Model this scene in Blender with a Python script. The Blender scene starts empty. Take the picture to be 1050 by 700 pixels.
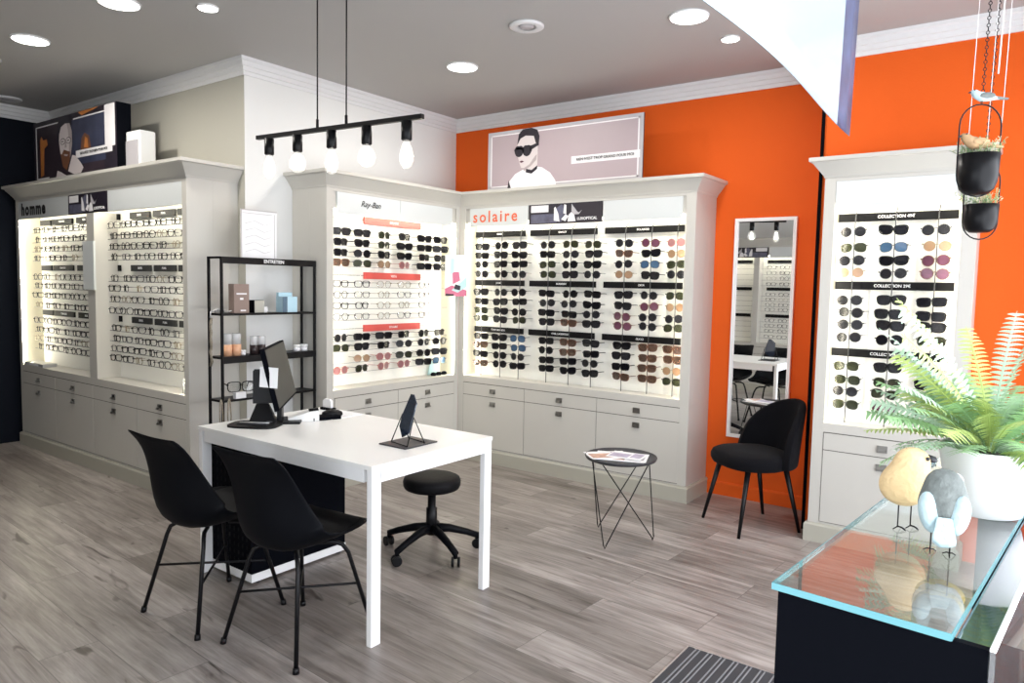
import bpy, bmesh, math, random
from mathutils import Vector, Matrix
random.seed(7)
PI = math.pi
S = bpy.context.scene
COL = S.collection

# ------------------------------------------------------------------ materials
def mat(name, col, rough=0.5, metal=0.0, spec=0.5, emit=None, es=0.0, alpha=1.0, sheen=0.0, noise=None, bump=None, coat=0.0, trans=0.0):
    m = bpy.data.materials.new(name); m.use_nodes = True
    nt = m.node_tree; b = nt.nodes['Principled BSDF']
    c = (*col, 1.0)
    b.inputs['Base Color'].default_value = c
    b.inputs['Roughness'].default_value = rough
    b.inputs['Metallic'].default_value = metal
    b.inputs['Specular IOR Level'].default_value = spec
    b.inputs['Alpha'].default_value = alpha
    b.inputs['Coat Weight'].default_value = coat
    b.inputs['Sheen Weight'].default_value = sheen
    b.inputs['Transmission Weight'].default_value = trans
    if emit:
        b.inputs['Emission Color'].default_value = (*emit, 1); b.inputs['Emission Strength'].default_value = es
    if noise:                                    # (scale, amount)
        tc = nt.nodes.new('ShaderNodeTexCoord'); n = nt.nodes.new('ShaderNodeTexNoise')
        n.inputs['Scale'].default_value = noise[0]; n.inputs['Detail'].default_value = 6
        nt.links.new(tc.outputs['Object'], n.inputs['Vector'])
        mx = nt.nodes.new('ShaderNodeMixRGB'); mx.blend_type = 'MIX'
        mx.inputs[1].default_value = tuple(max(0, x * (1 - noise[1])) for x in col) + (1,)
        mx.inputs[2].default_value = tuple(min(1, x * (1 + noise[1])) for x in col) + (1,)
        nt.links.new(n.outputs['Fac'], mx.inputs[0]); nt.links.new(mx.outputs[0], b.inputs['Base Color'])
    if bump:
        tc = nt.nodes.new('ShaderNodeTexCoord'); n = nt.nodes.new('ShaderNodeTexNoise')
        n.inputs['Scale'].default_value = bump[0]; n.inputs['Detail'].default_value = 4
        nt.links.new(tc.outputs['Object'], n.inputs['Vector'])
        bp = nt.nodes.new('ShaderNodeBump'); bp.inputs['Strength'].default_value = bump[1]; bp.inputs['Distance'].default_value = 0.01
        nt.links.new(n.outputs['Fac'], bp.inputs['Height']); nt.links.new(bp.outputs[0], b.inputs['Normal'])
    return m

def glassy(name, tint, rough=0.02, f0=0.04, glow=None):
    """thin glass: transparent mixed with a sharp reflection (Schlick)"""
    m = bpy.data.materials.new(name); m.use_nodes = True
    nt = m.node_tree; nt.nodes.clear(); N = nt.nodes; L = nt.links
    o = N.new('ShaderNodeOutputMaterial'); t = N.new('ShaderNodeBsdfTransparent')
    g = N.new('ShaderNodeBsdfGlossy'); f = N.new('ShaderNodeLayerWeight'); mx = N.new('ShaderNodeMixShader')
    t.inputs[0].default_value = (*tint, 1); g.inputs['Roughness'].default_value = rough; g.inputs['Color'].default_value = (1, 1, 1, 1)
    f.inputs['Blend'].default_value = 0.5
    p = N.new('ShaderNodeMath'); p.operation = 'POWER'; p.inputs[1].default_value = 5
    q = N.new('ShaderNodeMath'); q.operation = 'MULTIPLY_ADD'; q.inputs[1].default_value = 1 - f0; q.inputs[2].default_value = f0
    L.new(f.outputs['Facing'], p.inputs[0]); L.new(p.outputs[0], q.inputs[0]); L.new(q.outputs[0], mx.inputs[0])
    L.new(t.outputs[0], mx.inputs[1]); L.new(g.outputs[0], mx.inputs[2])
    if glow:
        e = N.new('ShaderNodeEmission'); e.inputs[0].default_value = (*glow[:3], 1); e.inputs[1].default_value = glow[3]
        ad = N.new('ShaderNodeAddShader'); L.new(mx.outputs[0], ad.inputs[0]); L.new(e.outputs[0], ad.inputs[1]); L.new(ad.outputs[0], o.inputs[0])
    else: L.new(mx.outputs[0], o.inputs[0])
    return m

M = {}
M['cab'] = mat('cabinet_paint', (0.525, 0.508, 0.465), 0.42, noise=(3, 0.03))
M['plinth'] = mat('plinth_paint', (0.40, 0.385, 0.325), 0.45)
M['panelback'] = mat('niche_panel', (0.86, 0.85, 0.79), 0.5)
M['nicheside'] = mat('niche_side', (0.82, 0.77, 0.60), 0.4)
M['header'] = mat('header_panel', (0.62, 0.645, 0.64), 0.35, noise=(2.5, 0.02))
M['gap'] = mat('joint_shadow_paint', (0.10, 0.095, 0.08), 0.8)
M['wallw'] = mat('wall_paint_white', (0.74, 0.74, 0.72), 0.7, noise=(4, 0.02), bump=(60, 0.05))
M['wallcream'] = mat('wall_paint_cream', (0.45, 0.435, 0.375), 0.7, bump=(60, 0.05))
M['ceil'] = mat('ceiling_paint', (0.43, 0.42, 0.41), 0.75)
M['cornice'] = mat('cornice_paint', (0.72, 0.72, 0.72), 0.6)
M['orange'] = mat('orange_paint', (0.72, 0.105, 0.010), 0.7, spec=0.2, noise=(1.5, 0.05), bump=(90, 0.08))
M['navy'] = mat('navy_paint', (0.002, 0.004, 0.010), 0.7, spec=0.2)
M['black'] = mat('black_metal', (0.003, 0.003, 0.004), 0.4, spec=0.25)
M['blackm'] = mat('black_matt', (0.0015, 0.002, 0.004), 0.8, spec=0.06)
M['shell'] = mat('black_plastic_shell', (0.001, 0.0015, 0.003), 0.55, spec=0.12)
M['leather'] = mat('black_leatherette', (0.003, 0.003, 0.004), 0.6, spec=0.15, bump=(120, 0.1))
M['velvet'] = mat('black_velvet', (0.0015, 0.0015, 0.003), 0.9, spec=0.15, sheen=0.02, bump=(200, 0.1))
M['darkgrey'] = mat('dark_grey', (0.045, 0.045, 0.05), 0.5)
M['ventgrey'] = mat('vent_grey', (0.008, 0.008, 0.009), 0.7, spec=0.1)
M['charcoal'] = mat('charcoal_metal', (0.03, 0.03, 0.035), 0.45)
M['screen'] = mat('screen_glass', (0.07, 0.068, 0.06), 0.6, spec=0.1)
M['white'] = mat('white_laminate', (0.86, 0.86, 0.84), 0.32)
M['whitem'] = mat('white_metal', (0.86, 0.86, 0.86), 0.4)
M['paper'] = mat('white_paper', (0.85, 0.85, 0.86), 0.6)
M['chrome'] = mat('brushed_nickel', (0.33, 0.32, 0.30), 0.30, metal=1.0)
M['steel'] = mat('steel_rod', (0.30, 0.30, 0.30), 0.3, metal=1.0)
M['mirror'] = mat('mirror_glass', (0.86, 0.88, 0.88), 0.01, metal=1.0)
M['darkmirror'] = mat('dark_mirror', (0.02, 0.03, 0.05), 0.05, metal=0.0, coat=1.0)
M['led'] = mat('led_strip', (1, 1, 1), 0.5, emit=(1.0, 0.94, 0.78), es=100)
M['ledtop'] = mat('led_strip_top', (1, 1, 1), 0.5, emit=(1.0, 0.94, 0.78), es=28)
M['lamp'] = mat('downlight_diffuser', (1, 1, 1), 0.5, emit=(1.0, 0.97, 0.92), es=14)
M['fil'] = mat('bulb_filament', (1, 1, 1), 0.5, emit=(1.0, 0.95, 0.86), es=30)
M['bulb'] = glassy('bulb_glass', (0.97, 0.97, 0.97), glow=(1.0, 0.96, 0.88, 0.22))
M['glass'] = glassy('clear_glass', (0.965, 0.965, 0.97))
M['rodglass'] = glassy('acrylic_rail', (0.62, 0.64, 0.60))
M['counterglass'] = glassy('counter_glass', (0.90, 0.94, 0.93), rough=0.01, f0=0.085)
M['teal'] = mat('glass_edge', (0.13, 0.36, 0.40), 0.2, spec=0.3)
M['frameblack'] = mat('frame_black', (0.003, 0.003, 0.004), 0.45, spec=0.15)
M['framebrown'] = mat('frame_brown', (0.10, 0.04, 0.02), 0.3)
M['framegold'] = mat('frame_metal', (0.28, 0.23, 0.16), 0.35, metal=0.8)
M['framegrey'] = mat('frame_grey', (0.05, 0.05, 0.055), 0.3, metal=0.3)
M['framepink'] = mat('frame_pink', (0.42, 0.17, 0.15), 0.3)
M['frameblue'] = mat('frame_blue', (0.03, 0.06, 0.14), 0.3)
M['l_black'] = mat('lens_black', (0.003, 0.003, 0.005), 0.25, spec=0.15, alpha=0.985)
M['l_grey'] = mat('lens_grey', (0.012, 0.012, 0.015), 0.2, spec=0.15, alpha=0.93)
M['l_green'] = mat('lens_green', (0.022, 0.025, 0.012), 0.2, spec=0.15, alpha=0.93)
M['l_brown'] = mat('lens_brown', (0.06, 0.03, 0.018), 0.12, alpha=0.85)
M['l_tan'] = mat('lens_tan', (0.30, 0.17, 0.09), 0.15, alpha=0.7)
M['l_pink'] = mat('lens_rose', (0.30, 0.12, 0.13), 0.15, alpha=0.75)
M['l_blue'] = mat('lens_blue', (0.03, 0.08, 0.16), 0.12, alpha=0.85)
M['l_plum'] = mat('lens_plum', (0.10, 0.03, 0.06), 0.12, alpha=0.9)
M['l_clear'] = glassy('lens_clear', (0.95, 0.96, 0.96))
M['red'] = mat('red_bar', (0.62, 0.09, 0.075), 0.4)
M['barblack'] = mat('black_bar', (0.005, 0.005, 0.006), 0.6, spec=0.12)
M['bargrey'] = mat('grey_bar', (0.04, 0.04, 0.04), 0.6, spec=0.15)
M['textw'] = mat('white_letters', (0.8, 0.8, 0.8), 0.5)
M['textb'] = mat('black_letters', (0.01, 0.01, 0.01), 0.5)
M['texto'] = mat('orange_letters', (0.72, 0.13, 0.05), 0.5)
M['potw'] = mat('white_ceramic', (0.86, 0.87, 0.88), 0.35)
M['soil'] = mat('soil', (0.05, 0.045, 0.04), 0.9, bump=(40, 0.8))
M['fern1'] = mat('fern_green', (0.30, 0.50, 0.24), 0.55, noise=(14, 0.35))
M['fern2'] = mat('fern_pale', (0.52, 0.70, 0.52), 0.55, noise=(14, 0.25))
M['fern3'] = mat('fern_lime', (0.50, 0.62, 0.20), 0.55, noise=(14, 0.25))
M['sprig'] = mat('sprig_green', (0.28, 0.42, 0.20), 0.6, noise=(30, 0.4))
M['sprigp'] = mat('sprig_cream', (0.62, 0.60, 0.38), 0.6, noise=(30, 0.3))
M['birdy'] = mat('bird_yellow', (0.82, 0.60, 0.32), 0.75, noise=(18, 0.22), bump=(80, 0.35))
M['birdg'] = mat('bird_grey', (0.17, 0.19, 0.18), 0.75, noise=(45, 0.6), bump=(80, 0.35))
M['birdb'] = mat('bird_wing_blue', (0.50, 0.66, 0.70), 0.7, noise=(40, 0.3), bump=(60, 0.3))
M['birdl'] = mat('bird_belly_yellow', (0.80, 0.66, 0.12), 0.75, bump=(80, 0.3))
M['birdt'] = mat('bird_tan', (0.42, 0.27, 0.14), 0.75, noise=(60, 0.5))
M['beak'] = mat('bird_beak', (0.03, 0.03, 0.04), 0.3)
M['boxbrown'] = mat('mauve_carton', (0.26, 0.19, 0.16), 0.5)
M['boxblue'] = mat('pale_blue_carton', (0.45, 0.66, 0.76), 0.45)
M['boxnavy'] = mat('slate_blue_carton', (0.10, 0.16, 0.22), 0.45)
M['peach'] = mat('peach_lotion', (0.75, 0.42, 0.25), 0.35)
M['amber'] = mat('dark_lotion', (0.03, 0.02, 0.02), 0.3)
M['cap'] = mat('clear_cap', (0.75, 0.76, 0.76), 0.2, alpha=0.6)
M['chain'] = mat('beaded_chain', (0.30, 0.26, 0.20), 0.4, metal=0.5, noise=(120, 0.8))
M['silver'] = mat('matt_silver', (0.55, 0.55, 0.55), 0.4, metal=0.7)
M['skin'] = mat('print_skin', (0.62, 0.56, 0.56), 0.5)
M['skinsh'] = mat('print_skin_tone', (0.40, 0.34, 0.34), 0.5)
M['mauve'] = mat('print_mauve', (0.42, 0.34, 0.36), 0.45, noise=(1.2, 0.10))
M['pwhite'] = mat('print_white', (0.80, 0.78, 0.79), 0.5)
M['pgrey'] = mat('print_grey', (0.45, 0.43, 0.45), 0.5)
M['pdark'] = mat('print_dark', (0.016, 0.012, 0.020), 0.45)
M['pnight'] = mat('print_night', (0.030, 0.020, 0.028), 0.45, noise=(5, 0.6))
M['pblue'] = mat('print_blue', (0.035, 0.04, 0.075), 0.45, noise=(9, 0.7))
M['pslate'] = mat('print_slate', (0.10, 0.10, 0.15), 0.45, noise=(20, 0.8))
M['porange'] = mat('print_glow', (0.48, 0.17, 0.04), 0.5, noise=(12, 0.6))
M['pbrown'] = mat('print_brown', (0.15, 0.06, 0.03), 0.5, noise=(12, 0.6))
M['ppink'] = mat('print_pink', (0.55, 0.15, 0.25), 0.5)
M['pteal'] = mat('print_teal', (0.45, 0.66, 0.68), 0.5)
M['lips'] = mat('print_lips', (0.10, 0.03, 0.05), 0.5)
M['poster'] = mat('poster_foil', (0.36, 0.46, 0.52), 0.22, noise=(2, 0.05), coat=0.5)
M['posterd'] = mat('poster_print', (0.05, 0.06, 0.12), 0.4, spec=0.2, noise=(16, 0.8), coat=0.1)
M['mat'] = mat('ribbed_mat', (0.035, 0.035, 0.04), 0.8)
M['ribl'] = mat('mat_rib', (0.20, 0.20, 0.21), 0.7)
M['alu'] = mat('aluminium_edge', (0.62, 0.60, 0.58), 0.35, metal=0.8)
M['greenbook'] = mat('magazine_cover', (0.70, 0.68, 0.66), 0.4)
M['pmixed'] = mat('magazine_picture', (0.55, 0.34, 0.26), 0.4, noise=(28, 0.8))
M['pviolet'] = mat('magazine_violet', (0.42, 0.38, 0.50), 0.4, noise=(28, 0.5))

def floor_material():
    m = bpy.data.materials.new('oak_laminate'); m.use_nodes = True
    nt = m.node_tree; N = nt.nodes; L = nt.links; b = N['Principled BSDF']
    tc = N.new('ShaderNodeTexCoord')
    mp = N.new('ShaderNodeMapping'); mp.inputs['Rotation'].default_value = (0, 0, math.radians(3.6)); mp.inputs['Location'].default_value = (0.35, 0.045, 0)
    L.new(tc.outputs['Object'], mp.inputs['Vector'])
    def brick(c1, c2, mort, msize):
        k = N.new('ShaderNodeTexBrick'); k.offset = 0.37; k.offset_frequency = 2; k.squash = 1
        k.inputs['Color1'].default_value = c1; k.inputs['Color2'].default_value = c2; k.inputs['Mortar'].default_value = mort
        k.inputs['Scale'].default_value = 1; k.inputs['Mortar Size'].default_value = msize; k.inputs['Mortar Smooth'].default_value = 0.3
        k.inputs['Bias'].default_value = 0; k.inputs['Brick Width'].default_value = 1.29; k.inputs['Row Height'].default_value = 0.215
        L.new(mp.outputs[0], k.inputs['Vector']); return k
    bk = brick((0, 0, 0, 1), (1, 1, 1, 1), (0.5, 0.5, 0.5, 1), 0.0012)
    seams = brick((1, 1, 1, 1), (1, 1, 1, 1), (0, 0, 0, 1), 0.0016)
    # each plank gets its own piece of grain: offset the coordinates by the plank value
    off = N.new('ShaderNodeVectorMath'); off.operation = 'MULTIPLY'; off.inputs[1].default_value = (7, 13, 3)
    L.new(bk.outputs['Color'], off.inputs[0])
    add = N.new('ShaderNodeVectorMath'); add.operation = 'ADD'; L.new(mp.outputs[0], add.inputs[0]); L.new(off.outputs[0], add.inputs[1])
    def noise(scale, detail, rough, dist=0.0):
        s = N.new('ShaderNodeMapping'); s.inputs['Scale'].default_value = scale; L.new(add.outputs[0], s.inputs['Vector'])
        n = N.new('ShaderNodeTexNoise'); n.inputs['Scale'].default_value = 1; n.inputs['Detail'].default_value = detail
        n.inputs['Roughness'].default_value = rough; n.inputs['Distortion'].default_value = dist
        L.new(s.outputs[0], n.inputs['Vector']); return n
    grain = noise((2.2, 34, 1), 8, 0.62, 0.5); fine = noise((9, 160, 1), 4, 0.6); blot = noise((1.3, 4.5, 1), 4, 0.55, 0.8); knot = noise((3.4, 13, 1), 2, 0.5, 1.2)
    ramp = N.new('ShaderNodeValToRGB'); cr = ramp.color_ramp
    cr.elements[0].position = 0.32; cr.elements[0].color = (0.105, 0.086, 0.074, 1)
    cr.elements[1].position = 0.68; cr.elements[1].color = (0.44, 0.402, 0.378, 1)
    e = cr.elements.new(0.5); e.color = (0.275, 0.245, 0.226, 1)
    mixa = N.new('ShaderNodeMath'); mixa.operation = 'MULTIPLY_ADD'; mixa.inputs[1].default_value = 0.55; L.new(grain.outputs['Fac'], mixa.inputs[0])
    m2 = N.new('ShaderNodeMath'); m2.operation = 'MULTIPLY'; m2.inputs[1].default_value = 0.45; L.new(blot.outputs['Fac'], m2.inputs[0]); L.new(m2.outputs[0], mixa.inputs[2])
    L.new(mixa.outputs[0], ramp.inputs[0])
    pl = N.new('ShaderNodeMixRGB'); pl.blend_type = 'MULTIPLY'; pl.inputs[0].default_value = 1
    pr = N.new('ShaderNodeValToRGB'); pr.color_ramp.elements[0].color = (0.72, 0.705, 0.69, 1); pr.color_ramp.elements[1].color = (1.20, 1.20, 1.21, 1)
    L.new(bk.outputs['Color'], pr.inputs[0]); L.new(ramp.outputs[0], pl.inputs[1]); L.new(pr.outputs[0], pl.inputs[2])
    kr = N.new('ShaderNodeValToRGB'); kr.color_ramp.elements[0].position = 0.66; kr.color_ramp.elements[0].color = (1, 1, 1, 1)
    kr.color_ramp.elements[1].position = 0.76; kr.color_ramp.elements[1].color = (0.30, 0.27, 0.25, 1)
    L.new(knot.outputs['Fac'], kr.inputs[0])
    k2 = N.new('ShaderNodeMixRGB'); k2.blend_type = 'MULTIPLY'; k2.inputs[0].default_value = 1; L.new(pl.outputs[0], k2.inputs[1]); L.new(kr.outputs[0], k2.inputs[2])
    fr = N.new('ShaderNodeValToRGB'); fr.color_ramp.elements[0].position = 0.3; fr.color_ramp.elements[0].color = (0.82, 0.82, 0.82, 1); fr.color_ramp.elements[1].position = 0.6
    L.new(fine.outputs['Fac'], fr.inputs[0])
    k3 = N.new('ShaderNodeMixRGB'); k3.blend_type = 'MULTIPLY'; k3.inputs[0].default_value = 1; L.new(k2.outputs[0], k3.inputs[1]); L.new(fr.outputs[0], k3.inputs[2])
    sr = N.new('ShaderNodeMixRGB'); sr.blend_type = 'MULTIPLY'; sr.inputs[0].default_value = 0.55; L.new(k3.outputs[0], sr.inputs[1]); L.new(seams.outputs['Color'], sr.inputs[2])
    L.new(sr.outputs[0], b.inputs['Base Color'])
    b.inputs['Roughness'].default_value = 0.36
    bp = N.new('ShaderNodeBump'); bp.inputs['Strength'].default_value = 0.12; bp.inputs['Distance'].default_value = 0.004
    L.new(grain.outputs['Fac'], bp.inputs['Height']); L.new(bp.outputs[0], b.inputs['Normal'])
    return m
M['floor'] = floor_material()

# ------------------------------------------------------------------ mesh helpers
def add_box(bm, x0, x1, y0, y1, z0, z1, mi=0, mtx=None):
    vs = [bm.verts.new((x, y, z)) for z in (z0, z1) for y in (y0, y1) for x in (x0, x1)]
    if mtx is not None:
        for v in vs: v.co = mtx @ v.co
    for q in ((0, 2, 3, 1), (4, 5, 7, 6), (0, 1, 5, 4), (2, 6, 7, 3), (0, 4, 6, 2), (1, 3, 7, 5)):
        f = bm.faces.new([vs[i] for i in q]); f.material_index = mi
    return vs

def add_tube(bm, pts, r, n=8, mi=0, cap=True, closed=False):
    pts = [Vector(p) for p in pts]; rs = r if isinstance(r, (list, tuple)) else [r] * len(pts)
    rings = []; up = None; N = len(pts)
    for i, p in enumerate(pts):
        if closed: t = (pts[(i + 1) % N] - pts[i - 1]).normalized()
        else: t = (pts[min(i + 1, N - 1)] - pts[max(i - 1, 0)]).normalized()
        if up is None:
            up = Vector((0, 0, 1)) if abs(t.z) < 0.9 else Vector((1, 0, 0))
        a = t.cross(up)
        if a.length < 1e-6: a = t.cross(Vector((0, 1, 0)))
        a.normalize(); b = a.cross(t).normalized(); up = b
        rings.append([bm.verts.new(p + rs[i] * (math.cos(2 * PI * k / n) * a + math.sin(2 * PI * k / n) * b)) for k in range(n)])
    rng = range(N) if closed else range(N - 1)
    for i in rng:
        A, B = rings[i], rings[(i + 1) % N]
        for k in range(n):
            f = bm.faces.new((A[k], A[(k + 1) % n], B[(k + 1) % n], B[k])); f.smooth = True; f.material_index = mi
    if cap and not closed:
        f = bm.faces.new(rings[0]); f.material_index = mi
        f = bm.faces.new(list(reversed(rings[-1]))); f.material_index = mi

def add_lathe(bm, prof, cx=0, cy=0, n=32, mi=0, sx=1, sy=1):
    """prof: list of (r, z)"""
    rings = []
    for r, z in prof:
        if r < 1e-6: rings.append([bm.verts.new((cx, cy, z))])
        else: rings.append([bm.verts.new((cx + sx * r * math.cos(2 * PI * k / n), cy + sy * r * math.sin(2 * PI * k / n), z)) for k in range(n)])
    for A, B in zip(rings[:-1], rings[1:]):
        for k in range(n):
            k2 = (k + 1) % n
            if len(A) == 1 and len(B) == 1: continue
            if len(A) == 1: f = bm.faces.new((A[0], B[k2], B[k]))
            elif len(B) == 1: f = bm.faces.new((A[k], A[k2], B[0]))
            else: f = bm.faces.new((A[k], A[k2], B[k2], B[k]))
            f.smooth = True; f.material_index = mi

def add_poly(bm, pts, mi=0):
    f = bm.faces.new([bm.verts.new(p) for p in pts]); f.material_index = mi; return f

def add_prism(bm, pts2, fn, t, mi=0):
    """2-D outline given thickness t: fn(u, v, w) -> 3-D point"""
    A = [bm.verts.new(fn(u, v, 0)) for u, v in pts2]; B = [bm.verts.new(fn(u, v, t)) for u, v in pts2]
    n = len(A)
    bm.faces.new(A).material_index = mi; bm.faces.new(list(reversed(B))).material_index = mi
    for k in range(n):
        bm.faces.new((A[k], B[k], B[(k + 1) % n], A[(k + 1) % n])).material_index = mi

def obj(name, bm, mats, parent=None, loc=None, smooth_fix=True, bevel=0, sub=0, solid=0):
    me = bpy.data.meshes.new(name)
    if smooth_fix: bmesh.ops.recalc_face_normals(bm, faces=bm.faces)
    bm.to_mesh(me); bm.free()
    for m in (mats if isinstance(mats, (list, tuple)) else [mats]): me.materials.append(M[m] if isinstance(m, str) else m)
    o = bpy.data.objects.new(name, me); COL.objects.link(o)
    if parent: o.parent = parent
    if loc: o.location = loc
    if solid:
        md = o.modifiers.new('s', 'SOLIDIFY'); md.thickness = solid; md.offset = 0
    if bevel:
        md = o.modifiers.new('b', 'BEVEL'); md.width = bevel; md.segments = 2; md.limit_method = 'ANGLE'
    if sub:
        md = o.modifiers.new('u', 'SUBSURF'); md.levels = sub; md.render_levels = sub
    return o

def box(name, x0, x1, y0, y1, z0, z1, m, parent=None, bevel=0):
    """a box whose origin is at its own base centre"""
    cx, cy = (x0 + x1) / 2, (y0 + y1) / 2
    bm = bmesh.new(); add_box(bm, x0 - cx, x1 - cx, y0 - cy, y1 - cy, 0, z1 - z0)
    return obj(name, bm, m, parent, (cx, cy, z0), bevel=bevel)

def thing(name, label, cat, loc=(0, 0, 0), rz=0, group=None):
    o = bpy.data.objects.new(name, None); COL.objects.link(o)
    o.location = loc; o.rotation_euler = (0, 0, rz); o.empty_display_size = 0.1
    o['label'] = label; o['category'] = cat
    if group: o['group'] = group
    return o
def tag(o, label, cat, group=None):
    o['label'] = label; o['category'] = cat
    if group: o['group'] = group
    return o
def struct(o): o['kind'] = 'structure'; return o

def copy_tree(o, parent=None):
    c = o.copy(); COL.objects.link(c); c.parent = parent
    for ch in list(o.children):
        if ch is not c: copy_tree(ch, c)
    return c

def text_mesh(name, s, size, m, parent, mtx, ext=0.0006, bold=0.0, align='CENTER', space=1.0, shear=0.0):
    cu = bpy.data.curves.new(name, 'FONT'); cu.body = s; cu.size = size; cu.extrude = ext; cu.offset = bold
    cu.align_x = align; cu.align_y = 'CENTER'; cu.space_character = space; cu.resolution_u = 3; cu.shear = shear
    t = bpy.data.objects.new(name, cu); COL.objects.link(t)
    bpy.context.view_layer.update()
    me = bpy.data.meshes.new_from_object(t.evaluated_get(bpy.context.evaluated_depsgraph_get()))
    bpy.data.objects.remove(t); me.name = name
    me.transform(mtx); me.materials.clear(); me.materials.append(M[m])
    o = bpy.data.objects.new(name, me); COL.objects.link(o); o.parent = parent
    return o
def face_mtx(x, y, z):      # upright lettering read from the -y side of the local frame
    return Matrix.Translation((x, y, z)) @ Matrix.Rotation(PI / 2, 4, 'X')

def sweep(bm, path, prof, closed=False, mi=0, e0=None, e1=None):
    """run a profile [(offset to the left-hand side, z)] along a plan path with mitred corners; e0/e1 override end offsets directions"""
    P = [Vector((p[0], p[1])) for p in path]; n = len(P); rings = []
    for i in range(n):
        def nrm(a, b):
            d = (b - a).normalized(); return Vector((-d.y, d.x))
        if closed: n1, n2 = nrm(P[i - 1], P[i]), nrm(P[i], P[(i + 1) % n])
        elif i == 0: n1 = n2 = nrm(P[0], P[1])
        elif i == n - 1: n1 = n2 = nrm(P[-2], P[-1])
        else: n1, n2 = nrm(P[i - 1], P[i]), nrm(P[i], P[i + 1])
        mv = (n1 + n2); mv = mv / max(1e-6, (1 + n1.dot(n2)))
        if i == 0 and e0: mv = Vector(e0)
        if i == n - 1 and e1: mv = Vector(e1)
        rings.append([bm.verts.new((P[i].x + mv.x * o, P[i].y + mv.y * o, z)) for o, z in prof])
    for i in (range(n) if closed else range(n - 1)):
        A, B = rings[i], rings[(i + 1) % n]
        for k in range(len(prof)):
            k2 = (k + 1) % len(prof)
            bm.faces.new((A[k], B[k], B[k2], A[k2])).material_index = mi
    if not closed:
        bm.faces.new(rings[0]).material_index = mi; bm.faces.new(list(reversed(rings[-1]))).material_index = mi

# ------------------------------------------------------------------ camera
F = 742.06; YAW = 0.63386; PIT = 0.07635; ROL = 0.01965; CZ = 1.4583
cy_, sy_ = math.cos(YAW), math.sin(YAW)
fwd = Vector((-sy_ * math.cos(PIT), cy_ * math.cos(PIT), -math.sin(PIT)))
r0 = Vector((cy_, sy_, 0)); u0 = r0.cross(fwd)
rr = math.cos(ROL) * r0 + math.sin(ROL) * u0; uu = -math.sin(ROL) * r0 + math.cos(ROL) * u0
cam = bpy.data.cameras.new('camera'); co = bpy.data.objects.new('camera', cam); COL.objects.link(co)
cam.sensor_fit = 'HORIZONTAL'; cam.sensor_width = 36; cam.lens = F / 1050 * 36; cam.clip_start = 0.05
R = Matrix((rr, uu, -fwd)).transposed().to_4x4()
co.matrix_world = Matrix.Translation((0, 0, CZ)) @ R
S.camera = co

# ------------------------------------------------------------------ room
LX, WX, CY, YO, YO2, STEP = -7.27, -4.339, 2.868, 5.0, 4.6085, -1.122
XR, YB, H, HC = 0.45, -0.97, 2.917, 2.809
HF, RX, RY, SY, SX = 2.502, -3.966, 3.242, 4.634, -1.9096
QX, QR, QF = -1.0555, -0.3046, 4.4184

def room_box(name, x0, x1, y0, y1, z0, z1, m): return struct(box(name, x0, x1, y0, y1, z0, z1, m))
room_box('floor', LX - .2, XR + .2, YB - .2, YO + .2, -0.1, 0, 'floor')
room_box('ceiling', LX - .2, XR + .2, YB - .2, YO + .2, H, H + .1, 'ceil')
room_box('wall_left', LX - .15, LX, YB - .15, CY, 0, H, 'navy')
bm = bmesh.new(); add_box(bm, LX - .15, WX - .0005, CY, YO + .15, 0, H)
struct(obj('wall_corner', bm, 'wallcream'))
room_box('wall_column', WX - .0004, WX, CY, YO, 0, H, 'wallw')
room_box('wall_orange', WX, STEP, YO, YO + .15, 0, H, 'orange')
room_box('wall_orange_front', STEP, XR + .15, YO2, YO + .15, 0, H, 'orange')
bm = bmesh.new(); add_box(bm, LX - .15, -1.75, YB - .15, YB, 0, H); add_box(bm, -1.75, XR + .15, YB - .15, YB, 2.55, H); add_box(bm, .40, XR + .15, YB - .15, YB, 0, 2.55)
struct(obj('wall_back', bm, 'wallw'))
bm = bmesh.new()
for x in (-1.75, -.70, .34): add_box(bm, x, x + .06, YB - .10, YB - .04, 0, 2.55)
for z in (0.0, 2.49): add_box(bm, -1.69, .34, YB - .10, YB - .04, z, z + .06)
d1 = struct(obj('door_1', bm, 'charcoal'))
bm = bmesh.new(); add_box(bm, -1.69, -.70, YB - .075, YB - .07, .06, 2.49); add_box(bm, -.64, .34, YB - .075, YB - .07, .06, 2.49); obj('pane', bm, 'glass', d1)
bm = bmesh.new()
for a in ((YB, -0.6, 0, H), (4.3, YO2, 0, H), (-0.6, 4.3, 0, 0.08), (-0.6, 4.3, 2.75, H)):
    add_box(bm, XR, XR + .15, a[0], a[1], a[2], a[3])
struct(obj('wall_right', bm, 'wallw'))
bm = bmesh.new()
for y in (-0.6, 1.0, 2.65, 4.25): add_box(bm, XR + .03, XR + .09, y, y + .05, 0.08, 2.75)
for z in (0.08, 2.70): add_box(bm, XR + .03, XR + .09, -0.55, 4.25, z, z + .05)
w1 = struct(obj('window_1', bm, 'charcoal'))
bm = bmesh.new()
for y in (-0.55, 1.05, 2.70): add_box(bm, XR + .055, XR + .06, y, y + 1.55, 0.13, 2.70)
obj('pane', bm, 'glass', w1)
# crown moulding round the room: stepped profile, mitred
path = [(LX, YB), (XR, YB), (XR, YO2), (STEP, YO2), (STEP, YO), (WX, YO), (WX, CY), (LX, CY)]
bm = bmesh.new()
sweep(bm, path, [(0, HC), (.012, HC), (.016, HC + .022), (.024, HC + .026), (.028, HC + .052), (.036, HC + .056), (.042, HC + .082), (.052, HC + .09), (.055, H), (0, H)], closed=True)
struct(obj('trim_1', bm, 'cornice'))
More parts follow.
